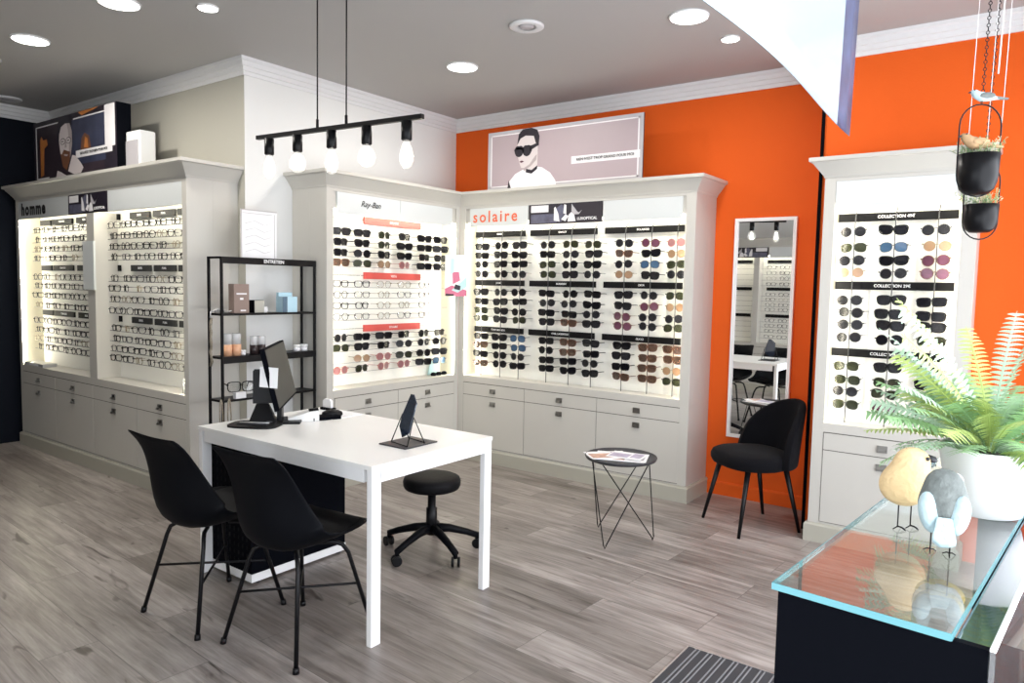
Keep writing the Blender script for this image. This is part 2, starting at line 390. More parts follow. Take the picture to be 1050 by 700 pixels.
# skirting
bm = bmesh.new(); sweep(bm, [(STEP - .001, YO), (SX, YO)], [(0, 0), (.014, 0), (.014, .085), (.008, .095), (0, .095)])
struct(obj('baseboard_orange', bm, 'orange'))
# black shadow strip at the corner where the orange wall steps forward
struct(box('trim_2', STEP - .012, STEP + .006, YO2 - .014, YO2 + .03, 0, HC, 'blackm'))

# ------------------------------------------------------------------ spectacles
def superel(a, b, p, n=16, skew=0.0, drop=0.0, lift=0.0, side=1):
    out = []
    for k in range(n):
        t = 2 * PI * k / n + 0.13
        c, s = math.cos(t), math.sin(t)
        x = a * math.copysign(abs(c) ** (2 / p), c); z = b * math.copysign(abs(s) ** (2 / p), s)
        if z > 0: z += lift * max(0, x * side) / a * b        # cat-eye flick
        x *= 1 + skew * z / b                                  # wider on top
        if z < 0: z -= drop * max(0, x * side) / a * b        # aviator drop
        out.append((x, z))
    return out
SHAPES = {'round': dict(a=.0265, b=.0245, p=2.0), 'square': dict(a=.028, b=.0205, p=3.6, skew=.06), 'cat-eye': dict(a=.0285, b=.021, p=2.5, skew=.10, lift=.25),
          'aviator': dict(a=.0285, b=.0235, p=2.3, skew=.06, drop=.25), 'wayfarer': dict(a=.0285, b=.022, p=3.0, skew=.12)}
def make_glasses(shape, fm, lens, thick, opt=False, temple_drop=0.03, nolens=False):
    kind = 'eyeglasses' if opt else 'sunglasses'
    sh = dict(SHAPES[shape])
    bm = bmesh.new(); cx0 = .0345
    lens_outl = []
    for side in (-1, 1):
        ol = superel(n=16, side=side, **sh); lens_outl.append(ol)
        for (x, z), k in zip(ol, range(16)): pass
        rings = []
        for sc, y in ((1, -.0018), (1 + thick, -.0018), (1 + thick, .0022), (1, .0022)):
            rings.append([bm.verts.new((side * cx0 + x * sc, y + abs(x + side * .03) ** 2 * 2.0, z * sc)) for x, z in ol])
        for i in range(4):
            A, B = rings[i], rings[(i + 1) % 4]
            for k in range(16):
                bm.faces.new((A[k], A[(k + 1) % 16], B[(k + 1) % 16], B[k]))
    hb = .003 if opt else .0035
    add_tube(bm, [(-.0095, 0, .006), (-.004, -.002, .009), (.004, -.002, .009), (.0095, 0, .006)], hb * .6, 5)
    for s in (-1, 1): add_box(bm, min(s * .062, s * .069), max(s * .062, s * .069), -.001, .010, .006, .013)
    root = obj(kind, bm, fm)
    if not nolens:
        for side, ol in zip((-1, 1), lens_outl):
            b2 = bmesh.new()
            add_prism(b2, [(x * .995, z * .995) for x, z in ol], lambda u, v, w: (side * cx0 + u, .0 + w + abs(u + side * .03) ** 2 * 2.0, v), .0012)
            obj('lens', b2, lens, root)
    for s in (-1, 1):
        b3 = bmesh.new(); tw = .0026 if thick > .15 else .0016
        add_tube(b3, [(s * .0665, .008, .010), (s * .067, .06, .010), (s * .065, .095, .008), (s * .063, .118, .008 - temple_drop)], [tw, tw, tw, tw * .8], 5)
        obj('temple', b3, fm, root)
    return root
PROTO_SUN = []
for shp, fm, ln, th, desc in (('round', 'frameblack', 'l_black', .12, 'black round'), ('square', 'frameblack', 'l_black', .20, 'black square'),
        ('wayfarer', 'frameblack', 'l_grey', .20, 'black trapezoid grey-lensed'), ('cat-eye', 'frameblack', 'l_black', .22, 'black cat-eye'),
        ('aviator', 'framegrey', 'l_green', .06, 'green-lensed pilot'), ('round', 'framegrey', 'l_grey', .10, 'grey round'),
        ('wayfarer', 'framebrown', 'l_brown', .18, 'brown trapezoid'), ('round', 'framebrown', 'l_plum', .14, 'plum round'),
        ('round', 'framegold', 'l_tan', .06, 'tan round'), ('round', 'framepink', 'l_pink', .10, 'rose round'),
        ('aviator', 'framegrey', 'l_blue', .08, 'blue-lensed pilot'), ('cat-eye', 'framebrown', 'l_brown', .16, 'brown cat-eye')):
    PROTO_SUN.append([make_glasses(shp, fm, ln, th), desc, False])
PROTO_OPT = []
for shp, fm, th, desc in (('square', 'frameblack', .16, 'black square'), ('round', 'frameblack', .10, 'black round'), ('wayfarer', 'framegrey', .09, 'thin grey'),
                          ('square', 'framegrey', .12, 'dark grey square'), ('round', 'framegold', .07, 'thin metal round')):
    PROTO_OPT.append([make_glasses(shp, fm, 'l_clear', th, opt=True), desc, False])
PROTO_OPTN = []
for shp, fm, th, desc in (('square', 'frameblack', .17, 'black square'), ('round', 'frameblack', .13, 'black round'), ('wayfarer', 'frameblack', .12, 'black trapezoid'),
                          ('square', 'framegrey', .14, 'dark grey square'), ('round', 'framegold', .08, 'thin metal round')):
    PROTO_OPTN.append([make_glasses(shp, fm, None, th, opt=True, nolens=True, temple_drop=.012), desc, False])

def put(protos, i, loc, rz, label, group, tilt=0.0, roll=0.0):
    p = protos[i]
    if not p[2]: o = p[0]; p[2] = True
    else: o = copy_tree(p[0])
    o.location = loc; o.rotation_euler = (tilt, roll, rz)
    if protos is PROTO_SUN: o.scale = (1.07, 1.07, 1.10)
    o['label'] = label.replace('{}', p[1]); o['category'] = 'sunglasses' if protos is PROTO_SUN else 'eyeglasses'; o['group'] = group
    return o
ORD = ['first', 'second', 'third', 'fourth', 'fifth', 'sixth', 'seventh', 'eighth', 'ninth', 'tenth', 'eleventh', 'twelfth']

# ------------------------------------------------------------------ display cabinets (local frame: x along the face from its left end, y into the wall, z up)
DEP = 0.364
def handle(parent, x, z):
    bm = bmesh.new()
    add_box(bm, x - .026, x + .026, -.004, .0, z - .019, z + .019)
    w = .0035
    for a in ((-.026, .026, .0155, .019), (-.026, .026, -.019, -.0155), (-.026, -.0225, -.019, .019), (.0225, .026, -.019, .019)):
        add_box(bm, x + a[0], x + a[1], -.007, -.004, z + a[2], z + a[3])
    # finger pull bulging out along the lower half
    for k in range(4):
        a0, a1 = k / 4 * PI / 2, (k + 1) / 4 * PI / 2
        add_box(bm, x - .020, x + .020, -.006 - .016 * math.sin(a1), -.003, z - .002 - .013 * (1 - math.cos(a0)) - .004, z - .002 - .013 * (1 - math.cos(a0)))
    bm2 = obj('handle', bm, 'chrome', parent)
    return bm2

def cabinet(origin, rz, W, bays, units, label, header, dep=DEP, niche=.18, ends=(True, True), pil=(.055, .055), posts=(), e0=None, e1=None):
    """bays: [(x0,x1)] lit niches; units: drawer/door columns [(x0,x1)]; header: list of (x0,x1,kind)"""
    t = thing('display_cabinet', label, 'cabinet', origin, rz)
    x0, x1 = pil[0], W - pil[1]
    bm = bmesh.new()
    add_box(bm, 0, W, .002, dep, .11, .665)                    # lower case
    add_box(bm, 0, W, niche, dep, .665, 2.106)                # back
    add_box(bm, 0, x0, 0, .005, .66, 2.106); add_box(bm, x1, W, 0, .005, .66, 2.106)
    add_box(bm, 0, x0 - .016, .005, niche, .66, 2.106); add_box(bm, x1 + .016, W, .005, niche, .66, 2.106); add_box(bm, x0 - .0155, x0, .0052, niche - .001, .664, .7055); add_box(bm, x1, x1 + .0155, .0052, niche - .001, .664, .7055)
    add_box(bm, 0, x0, 0, .002, .11, .66); add_box(bm, W - pil[1], W, 0, .002, .11, .66)
    add_box(bm, x0 - .016, x1 + .016, .012, niche, 1.968, 2.106)             # lid over the niche
    add_box(bm, x0, x1, 0, .004, 2.085, 2.106)
    add_box(bm, x0, x1, 0, .004, .652, .705)
    obj('carcass', bm, 'cab', t, bevel=.0015)
    box('worktop', x0, x1, .004, niche, .665, .705, 'cab', t)
    bm = bmesh.new(); add_box(bm, x0 - .015, x1 + .015, niche - .008, niche, .705, 1.966)
    obj('back_panel', bm, 'panelback', t)
    for a in (x0 - .0155, x1 + .0115): box('niche_side', a, a + .004, .006, niche - .008, .706, 1.966, 'nicheside', t)
    for a, b in ((x0 - .0112, x0 - .004), (x1 + .004, x1 + .0112)): box('led_strip', a, b, .0055, .0105, .72, 1.92, 'led', t)
    for (a, b) in posts:
        box('divider_post', a, b, 0, niche - .008, .705, 1.945, 'cab', t, bevel=.0015)
    # crown and plinth
    pth = [(0, dep), (0, 0), (W, 0), (W, dep)]
    if not ends[0]: pth = pth[1:]
    if not ends[1]: pth = pth[:-1]
    pth = pth[::-1]
    bm = bmesh.new()
    sweep(bm, pth, [(-.02, 2.106), (.004, 2.106), (.008, 2.118), (.060, 2.188), (.075, 2.194), (.075, 2.215), (-.02, 2.215)], e0=e1, e1=e0)
    add_box(bm, .02, W - .02, .02, dep, 2.106, 2.213)
    obj('crown_moulding', bm, 'cab', t)
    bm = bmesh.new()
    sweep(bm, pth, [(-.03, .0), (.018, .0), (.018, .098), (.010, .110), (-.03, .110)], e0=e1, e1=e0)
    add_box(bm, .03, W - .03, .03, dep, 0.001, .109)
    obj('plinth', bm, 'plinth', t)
    # drawers and doors
    for (a, b) in units:
        d = box('drawer', a + .002, b - .002, -.002, .012, .550, .647, 'cab', t); handle(t, 0, 0) if False else None
        hb = handle(d, 0, .595 - .550); hb.location = (0, -.007, 0)
        d = box('door', a + .002, b - .002, -.002, .012, .125, .545, 'cab', t)
        hb = handle(d, 0, .490 - .125); hb.location = (0, -.007, 0)
        bm = bmesh.new(); add_box(bm, a - .001, a + .0025, -.0006, .001, .125, .65); add_box(bm, a, b, -.0006, .001, .5445, .5505); add_box(bm, a, b, -.0006, .001, .6465, .652); add_box(bm, a, b, -.0006, .001, .1215, .1255)
        obj('shadow_joint', bm, 'gap', t)
    for (a, b, k) in header:
        if k == 'white': box('header_panel', a + .002, b - .002, .001, .011, 1.938, 2.084, 'header', t)
    bm = bmesh.new(); add_box(bm, x0 + .02, x1 - .02, .016, .032, 1.956, 1.967)
    obj('led_strip', bm, 'ledtop', t)
    return t

def bar(t, a, b, z, m, txt, y, h=.045, tm='textw', ts=.020):
    o = box('label_bar', a, b, y, y + .014, z - h / 2, z + h / 2, m, t)
    if txt: text_mesh('lettering', txt, ts, tm, o, face_mtx(0, -.008, h / 2), bold=.0002)
    return o
def rod(t, p, q, r=.0022, m='steel', name='display_rod', pts=None):
    bm = bmesh.new(); add_tube(bm, pts or [p, q], r, 6); return obj(name, bm, m, t)

def advert(t, a, b, z0, z1, txt='LUXOPTICAL'):
    """dark landscape advert: pale box, two faces in slate and white, a sweep of light"""
    w = b - a; h = z1 - z0; bm = bmesh.new(); y = -.002
    add_box(bm, a, b, y, .010, z0, z1, 0)
    def P(pts, mi, l):
        add_poly(bm, [(a + u * w, y - .0006 * l, z0 + v * h) for u, v in pts], mi)
    P([(.03, .05), (.40, .05), (.36, .5), (.03, .5)], 3, 1)
    P([(.03, .60), (.28, .60), (.28, .95), (.03, .95)], 2, 1)
    P([(.34, .10), (.40, .80), (.46, .95), (.52, .85), (.54, .4), (.46, .08)], 3, 2)
    P([(.36, .15), (.44, .10), (.42, .5), (.38, .85), (.36, .8)], 2, 3)
    P([(.49, .5), (.53, .45), (.53, .9), (.50, .95)], 2, 3)
    P([(.46, .2), (.52, .1), (.56, .35), (.52, .45)], 2, 3)
    P([(.55, .08), (.66, .08), (.64, .4), (.60, .55), (.56, .4)], 2, 3)
    P([(.60, .95), (.68, .55), (.70, .50), (.80, .80), (.74, .62), (.70, .42), (.63, .42), (.60, .6)], 4, 3)
    o = obj('advert_panel', bm, ['pdark', 'pblue', 'pwhite', 'pslate', 'pgrey'], t)
    text_mesh('lettering', txt, h * .19, 'textw', o, face_mtx(a + w * .81, y - .002, z0 + h * .2), bold=.0006)
    return o

# --- homme cabinet
HL, HR = -7.1196, -4.4189
W = HR - HL
hx = lambda X: X - HL
cabH = cabinet((HL, HF, 0), 0, W, [(hx(-7.06), hx(-5.81)), (hx(-5.69), hx(-4.465))],
    [(hx(-7.06), hx(-6.43)), (hx(-6.43), hx(-5.77)), (hx(-5.77), hx(-5.10)), (hx(-5.10), hx(-4.46))],
    'long grey-beige display cabinet with homme sign and eyeglasses on the left', [(hx(-7.065), hx(-6.10), 'white'), (hx(-5.47), hx(-4.474), 'white')], posts=[(hx(-5.81), hx(-5.69))])
text_mesh('lettering', 'homme', .135, 'textb', cabH, face_mtx(hx(-6.76), -.001, 2.012), bold=.0062, space=1.22)
advert(cabH, hx(-6.10), hx(-5.47), 1.938, 2.084)
RH = [1.851, 1.771, 1.693, 1.616, 1.459, 1.386, 1.306, 1.221, 1.090, 1.012, .936, .865]
for z in (1.918, 1.535, 1.153):
    for (a, b, m, s) in ((-7.03, -6.83, 'bargrey', ''), (-6.79, -6.42, 'barblack', 'TOM FORD'), (-6.34, -6.05, 'barblack', 'BOSS'), (-5.66, -5.63, 'barblack', ''),
                      (-5.46, -5.18, 'bargrey', 'DIESEL'), (-5.13, -4.84, 'bargrey', 'PUMA'), (-4.80, -4.50, 'bargrey', 'LACOSTE')):
        bar(cabH, hx(a), hx(b), z, m, s, .150, ts=.022)
for bi, (a, b) in enumerate(((-7.05, -5.82), (-5.68, -4.475))):
    for i, z in enumerate(RH):
        rod(cabH, (hx(a), .095, z - .024), (hx(b), .095, z - .024), .0022, 'framegrey')
        n = 7
        for k in range(n):
            x = a + .09 + (b - a - .18) * k / (n - 1) + random.uniform(-.012, .012)
            put(PROTO_OPTN, random.choice((0, 0, 0, 1, 2, 2, 3, 4)), (x, HF + .094 - .0, z), random.uniform(-.28, .28),
                '{} eyeglasses, homme cabinet, %s bay, %s row down, %s from left' % (('left', 'right')[bi], ORD[i], ORD[k]), 'eyeglasses in the homme cabinet')
# pale panel clipped to the divider post
tag(box('sign_card', -5.840, -5.665, HF - .018, HF - .004, 1.37, 1.73, 'header'), 'blank cream card panel fixed on the homme cabinet divider post', 'sign')
# --- corner cabinet (faces +x)
cabR = cabinet((RX, RY, 0), PI / 2, SY - RY, [], [(.070, .688), (.688, 1.340)], 'corner display cabinet with red label bars left of the solaire cabinet',
    [(.090, .700, 'white'), (.700, 1.295, 'white')], ends=(True, False), pil=(.060, .050), dep=RX - WX - .001, e1=(1, -1))
text_mesh('lettering', 'Ray-Ban', .058, 'textb', cabR, face_mtx(.40, -.001, 2.02), bold=.0005, shear=.35)
RR = [1.822, 1.748, 1.673, 1.602, 1.452, 1.374, 1.295, 1.215, 1.064, .991, .904, .831]
for z, s in ((1.925, 'SOLAIRE'), (1.515, 'VISTA'), (1.120, 'SOLAIRE')):
    bar(cabR, .478, 1.082, z, 'red', s, .150, h=.05, ts=.024)
    rod(cabR, (.08, .160, z), (1.33, .160, z), .0022, 'rodglass')
colsR = [3.44, 3.64, 3.86, 4.075, 4.30, 4.49]
for i, z in enumerate(RR):
    rod(cabR, (.062, .085, z - .026), (1.335, .085, z - .026), .0022, 'steel')
    for k, y in enumerate(colsR):
        opt = 4 <= i <= 7
        if opt and k == 5: continue
        if i == 10 and k == 0: continue
        rz = PI / 2 + random.choice((-.1, .05, .2, -.2, -.35)) * (1 if not opt else .6)
        if opt: put(PROTO_OPT, (0, 0, 4, 4, 2)[k] if i % 2 == 0 else (1, 3, 4, 2, 2)[k], (RX - .082, y, z), rz, '{} eyeglasses, red-barred corner cabinet, %s row down, %s from left' % (ORD[i], ORD[k]), 'eyeglasses in the red-barred corner cabinet')
        else:
            j = random.choice((0, 1, 2, 2, 4, 5, 1, 3)); 
            if i in (3, 10, 11) and k in (0, 1, 2, 3): j = random.choice((8, 6, 4, 9))
            if i == 11 and k == 5: j = 10
            put(PROTO_SUN, j, (RX - .082, y, z), rz, '{} sunglasses, red-barred corner cabinet, %s row down, %s from left' % (ORD[i], ORD[k]), 'sunglasses in the red-barred corner cabinet')
# --- solaire cabinet
sx = lambda X: X - RX
cabS = cabinet((RX, SY, 0), 0, SX - RX, [], [(sx(-3.905), sx(-3.275)), (sx(-3.275), sx(-2.62)), (sx(-2.62), sx(-1.972))],
    'large display cabinet with orange solaire sign and racks of sunglasses', [(sx(-3.862), sx(-3.275), 'white'), (sx(-2.615), sx(-2.005), 'white')], ends=(False, True), pil=(.060, .070), e0=(1, -1))
text_mesh('lettering', 'solaire', .128, 'texto', cabS, face_mtx(sx(-3.602), -.001, 2.010), bold=.0018, space=1.28)
advert(cabS, sx(-3.265), sx(-2.622), 1.935, 2.084)
RSZ = [1.782, 1.706, 1.632, 1.556, 1.409, 1.330, 1.254, 1.186, 1.037, .962, .887, .815]
colS = [[-3.80, -3.60, -3.413], [-3.142, -2.937, -2.738], [-2.48, -2.273, -2.078]]
txtS = [['GUESS', 'OAKLEY', 'POLAROID'], ['JULBO', 'BURBERRY', 'DIOR'], ['TONY BRANDO', 'KARL LAGERFELD', 'GUCCI']]
for r, z in enumerate((1.882, 1.482, 1.092)):
    for c, (a, b) in enumerate(((-3.905, -3.400), (-3.345, -2.738), (-2.670, -2.045))):
        bar(cabS, sx(a), sx(b), z, 'barblack', txtS[r][c], .135, h=.046, ts=.020)
BN = ('left', 'middle', 'right')
for c in range(3):
    for k, X in enumerate(colS[c]):
        rx = X + .004
        rod(cabS, None, None, .003, 'framegrey', pts=[(sx(rx), .095, .706), (sx(rx), .095, 1.85), (sx(rx), .105, 1.90), (sx(rx), .150, 1.942)])
        for i, z in enumerate(RSZ):
            if c == 2: j = (5, 11, 5, 8, 2, 2, 7, 7, 3, 2, 1, 6)[i] if k == 0 else (7, 3, 10, 2, 5, 7, 5, 5, 6, 6, 6, 6)[i] if k == 1 else (9, 8, 4, 5, 4, 8, 5, 4, 6, 6, 8, 4)[i]
            elif c == 0 and k == 0: j = (2, 1, 5, 5, 2, 1, 4, 4, 1, 6, 1, 11)[i]
            elif c == 0 and k == 2 and i in (8, 9): j = 10
            elif c == 1 and k == 1: j = (4, 5, 0, 2, 0, 5, 1, 6, 6, 6, 1, 3)[i]
            else: j = random.choice((0, 1, 2, 2, 3, 4, 5, 1, 0))
            put(PROTO_SUN, j, (X + random.uniform(-.006, .006), SY + .086, z + random.uniform(-.004, .004)), random.uniform(-.12, .12), '{} sunglasses, solaire cabinet, %s bay, %s rod, %s from the top' % (BN[c], BN[k], ORD[i]), 'sunglasses in the solaire cabinet', roll=random.uniform(-.06, .06))
# --- collection cabinet on the right
qx = lambda X: X - QX
cabQ = cabinet((QX, QF, 0), 0, QR - QX, [], [(qx(-.992), qx(-.372))], 'tall narrow display cabinet with collection price bars beside the fern', [(qx(-.995), qx(-.405), 'white')], dep=YO2 - QF - .001, niche=.165, pil=(.060, .072))
RQ = [1.808, 1.715, 1.643, 1.571, 1.418, 1.342, 1.275, 1.202, 1.040, .960, .890, .814]
colQ = [-.905, -.699, -.493]
for z, s in ((1.888, 'COLLECTION 49€'), (1.500, 'COLLECTION 29€'), (1.112, 'COLLECTION 20€')):
    bar(cabQ, qx(-1.0), qx(-.402), z, 'barblack', s, .125, h=.046, ts=.023)
for k, X in enumerate(colQ):
    rod(cabQ, None, None, .003, 'framegrey', pts=[(qx(X + .003), .090, .706), (qx(X + .003), .090, 1.85), (qx(X + .003), .10, 1.90), (qx(X + .003), .140, 1.942)])
    for i, z in enumerate(RQ):
        j = [(5, 4, 5, 8, 5, 5, 5, 5, 4, 4, 5, 4), (3, 10, 3, 5, 2, 2, 2, 0, 2, 4, 4, 7), (5, 8, 7, 7, 1, 1, 2, 4, 0, 2, 4, 5)][k][i]
        put(PROTO_SUN, j, (X + random.uniform(-.006, .006), QF + .081, z + random.uniform(-.004, .004)), random.uniform(-.18, .12), '{} sunglasses, collection price cabinet, %s rod, %s from the top' % (BN[k], ORD[i]), 'sunglasses in the collection price cabinet', roll=random.uniform(-.06, .06))
# --- cabinet on the opposite side, seen in the wall mirror (faces +y)
OW = 2.70
cabO = cabinet((-2.05, -.60, 0), PI, OW, [], [(.06, .70), (.70, 1.35), (1.35, 2.0), (2.0, 2.64)], 'display cabinet of eyeglasses reflected in the wall mirror',
    [(.06, 1.18, 'white'), (1.84, 2.64, 'white')], posts=[(1.31, 1.39)])
advert(cabO, 1.19, 1.83, 1.938, 2.084)
for z in (1.885, 1.49, 1.10):
    for a, b in ((.10, .42), (.46, .80), (.86, 1.24), (1.46, 1.80), (1.86, 2.20), (2.26, 2.56)):
        bar(cabO, a, b, z, 'barblack', '', .150)
for i, z in enumerate([1.80, 1.72, 1.64, 1.56, 1.41, 1.335, 1.26, 1.19, 1.035, .96, .885, .80]):
    rod(cabO, (.065, .095, z - .024), (2.635, .095, z - .024), .0022, 'steel')
    for k in range(6):
        x = .24 + k * .185
        put(PROTO_OPTN, random.choice((0, 1, 2, 3, 4)), (-2.05 - x, -.60 - .094, z), PI + random.uniform(-.2, .2), '{} eyeglasses in the mirrored display cabinet, %s row down, %s pair along' % (ORD[i], ORD[k]), 'eyeglasses seen in the wall mirror')

# ------------------------------------------------------------------ banners standing on the cabinets
def standing_banner(x0, x1, yf, z0, z1, th, label, kind):
    t = thing('advertising_banner', label, 'banner', ((x0 + x1) / 2, yf, z0))
    w, h = x1 - x0, z1 - z0
    bm = bmesh.new(); add_box(bm, -w / 2, w / 2, 0, th, 0, h); obj('panel', bm, 'blackm' if kind == 'm' else 'charcoal', t)
    bm = bmesh.new()
    def P(pts, mi, l): add_poly(bm, [(-w / 2 + u * w, -.0008 - .0006 * l, v * h) for u, v in pts], mi)
    def rect(a, b, c, d, mi, l): P([(a, c), (b, c), (b, d), (a, d)], mi, l)
    if kind == 'w':
        rect(0, 1, 0, 1, 2, 0); rect(.02, .98, .05, .95, 0, 1)
        for q in ((.022, .978, .055, .075), (.022, .978, .925, .945), (.022, .030, .055, .945), (.970, .978, .055, .945)): rect(*q, 1, 2)
        # jacket, neck, face, hair, glasses, lips, choker
        P([(.145, .0), (.155, .13), (.20, .26), (.27, .34), (.33, .36), (.385, .33), (.44, .23), (.475, .10), (.48, .0)], 1, 3)
        P([(.145, .0), (.155, .16), (.165, .08), (.175, .0)], 5, 4)
        P([(.262, .30), (.275, .55), (.355, .60), (.352, .33), (.31, .24)], 3, 4)
        P([(.212, .62), (.215, .80), (.235, .94), (.28, .98), (.33, .95), (.352, .80), (.355, .62), (.335, .50), (.30, .40), (.262, .345), (.242, .35), (.228, .44), (.22, .52)], 3, 5)
        P([(.212, .74), (.222, .92), (.25, .99), (.31, .995), (.35, .95), (.365, .84), (.358, .70), (.340, .74), (.325, .86), (.27, .88), (.235, .84)], 5, 6)
        for cx, q in ((.226, -1), (.281, 1)):
            P([(cx + .030 * math.cos(k * PI / 8) * (1.15 if k in (0, 8) else 1), .625 + .090 * math.sin(k * PI / 8) + (.030 * abs(math.cos(k * PI / 8)) if math.sin(k * PI / 8) > 0 else 0)) for k in range(16)], 5, 7)
        P([(.30, .70), (.36, .745), (.362, .70), (.30, .62)], 5, 7); P([(.20, .70), (.25, .69), (.25, .66), (.20, .665)], 5, 7)
        P([(.228, .455), (.245, .475), (.262, .455), (.245, .435)], 6, 7)
        P([(.255, .335), (.30, .40), (.335, .52), (.35, .55), (.345, .46), (.31, .37), (.262, .30)], 4, 6)
        P([(.275, .27), (.315, .24), (.352, .31), (.354, .37), (.315, .30), (.277, .33)], 5, 6)
        rect(.575, .985, .335, .455, 1, 3)
        txt, tm, tx, tz, ts = "RIEN N'EST TROP GRAND POUR MOI", 'textb', (.78 - .5) * w, .395 * h, .0285
    else:
        rect(0, 1, 0, 1, 0, 0); rect(.03, .86, .05, .93, 4, 1)
        P([(.38, .2), (.88, .2), (.88, .9), (.50, .9)], 5, 2)
        P([(.09, .10), (.13, .12), (.145, .55), (.19, .60), (.18, .70), (.13, .69), (.11, .76), (.09, .70)], 2, 3)
        P([(.60, .42), (.61, .58), (.65, .66), (.70, .60), (.72, .42), (.66, .38)], 6, 3); P([(.64, .44), (.655, .60), (.685, .56), (.69, .42)], 2, 4)
        P([(.62, .93), (.80, .985), (.80, .995), (.58, .99)], 2, 3)
        rect(.875, .985, .38, .99, 1, 3); rect(.04, .375, .905, .925, 1, 4); rect(.52, .93, .895, .915, 1, 4)
        rect(.035, .048, .06, .92, 1, 4); rect(.04, .20, .06, .08, 1, 4)
        P([(.335, .66), (.345, .86), (.40, .90), (.47, .88), (.50, .74), (.50, .52), (.475, .34), (.43, .24), (.39, .26), (.355, .40)], 3, 4)
        P([(.44, .88), (.47, .88), (.50, .74), (.50, .52), (.475, .34), (.455, .30), (.465, .55), (.455, .75)], 7, 5)
        P([(.318, .62), (.322, .86), (.345, .97), (.40, .995), (.46, .99), (.50, .92), (.505, .78), (.485, .86), (.42, .87), (.37, .83), (.345, .72), (.338, .60)], 0, 6)
        P([(.352, .42), (.37, .40), (.40, .47), (.44, .44), (.475, .42), (.47, .28), (.43, .14), (.385, .20)], 6, 6)
        P([(.40, .40), (.45, .38), (.44, .355), (.405, .37)], 7, 7)
        P([(.415, .62), (.428, .62), (.436, .50), (.412, .49)], 7, 6)
        for cx in (.388, .458):
            P([(cx + .032 * math.cos(k * PI / 6), .60 + .052 * math.sin(k * PI / 6)) for k in range(12)], 0, 6)
            P([(cx + .027 * math.cos(k * PI / 6), .598 + .042 * math.sin(k * PI / 6)) for k in range(12)], 3, 7)
            P([(cx - .016, .605), (cx + .014, .605), (cx + .012, .592), (cx - .014, .592)], 0, 8)
        P([(.445, .12), (.50, .36), (.54, .34), (.60, .22), (.63, .14), (.60, .06), (.52, .06)], 3, 6)
        P([(.28, .0), (.31, .16), (.36, .12), (.42, .06), (.46, .0)], 3, 4)
        rect(.545, .955, .30, .41, 1, 6)
        txt, tm, tx, tz, ts = "RIEN N'EST TROP BIEN POUR MOI", 'textb', (.75 - .5) * w, .355 * h, .0285
    pic = obj('printed_picture', bm, ['mauve', 'pwhite', 'pgrey', 'skin', 'skinsh', 'pdark', 'lips'] if kind == 'w' else ['pdark', 'pwhite', 'porange', 'skin', 'pnight', 'pblue', 'pbrown', 'skinsh'], t, smooth_fix=False)
    text_mesh('lettering', txt, ts, tm, pic, face_mtx(tx, -.0065, tz))
    return t
standing_banner(-3.70, -2.325, 4.66, 2.218, 2.680, .012, 'mauve advertising banner of a woman in sunglasses on the solaire cabinet', 'w')
standing_banner(-6.75, -5.345, 2.52, 2.215, 2.700, .10, 'dark advertising banner of a bearded man in glasses on the homme cabinet', 'm')
t = thing('speaker', 'small white speaker box on the homme cabinet beside the dark banner', 'speaker', (-5.24, 2.585, 2.215))
bm = bmesh.new(); add_box(bm, -.12, .075, 0, .12, 0, .285); obj('housing', bm, 'white', t, bevel=.012)
bm = bmesh.new(); add_box(bm, -.108, .062, -.006, .002, .012, .215); obj('grille', bm, 'pgrey', t)
# small objects lying in the niches
t = thing('eyewear_tray', 'small grey card box at the left end of the homme cabinet shelf', 'box', (-6.86, 2.56, .705))
bm = bmesh.new(); add_box(bm, -.19, .19, -.055, .055, 0, .028); obj('tray', bm, 'silver', t, bevel=.003)
bm = bmesh.new(); add_box(bm, -.08, .10, -.057, -.055, .006, .022); obj('label_strip', bm, 'paper', t)
bm = bmesh.new(); add_lathe(bm, [(0, 0), (.024, 0), (.025, .09), (.018, .105), (.011, .11), (.011, .125), (.014, .128), (.014, .150), (0, .152)], n=20)
tag(obj('spray_bottle', bm, 'cap', None, (-4.55, 2.56, .705)), 'small clear spray bottle at the right end of the homme shelf', 'bottle')
bm = bmesh.new(); add_prism(bm, [(-.06, 0), (.06, 0), (.055, .10), (-.04, .12)], lambda u, v, w: (w - .01 + v * .12, u, v), .004)
tag(obj('price_card', bm, 'pteal', None, (-4.10, 4.47, .705)), 'pale blue card stand on the corner cabinet shelf under the sunglasses', 'sign')
for k in range(3):
    b = bmesh.new(); add_lathe(b, [(0, 0), (.016, 0), (.020, .012), (.014, .026), (0, .030)], n=14, sx=1.0, sy=1.5)
    tag(obj('lens_case', b, 'blackm', None, (-4.05, 4.42 + .065 * k, .705)), 'tiny black case on the corner cabinet shelf, %s of the three' % ('nearest', 'middle', 'farthest')[k], 'case', 'tiny cases on the corner cabinet shelf')
# picture card hung on the inner corner post
t = thing('picture_card', 'bright pink and blue picture card hanging at the cabinet corner', 'poster', (-3.955, 4.555, 1.365), math.radians(35))
bm = bmesh.new(); add_box(bm, -.075, .105, -.004, .004, 0, .34)
for pts, mi in (([(-.075, .0), (.105, .0), (.105, .05), (-.02, .09), (-.075, .06)], 1), ([(-.01, .10), (.05, .13), (.04, .20), (-.015, .20)], 1), ([(-.02, .05), (.06, .12), (.105, .16), (.105, .08), (.03, .03)], 2), ([(-.07, .0), (.0, .0), (.0, .018), (-.07, .02)], 3), ([(.0, .06), (.05, .05), (.055, .085), (.01, .10)], 3), ([(-.03, .18), (.0, .2), (.0, .31), (-.03, .31)], 2)):
    add_poly(bm, [(u, -.0045 - .0004 * mi, v) for u, v in pts], mi)
obj('card', bm, ['paper', 'ppink', 'pteal', 'pdark'], t, smooth_fix=False)

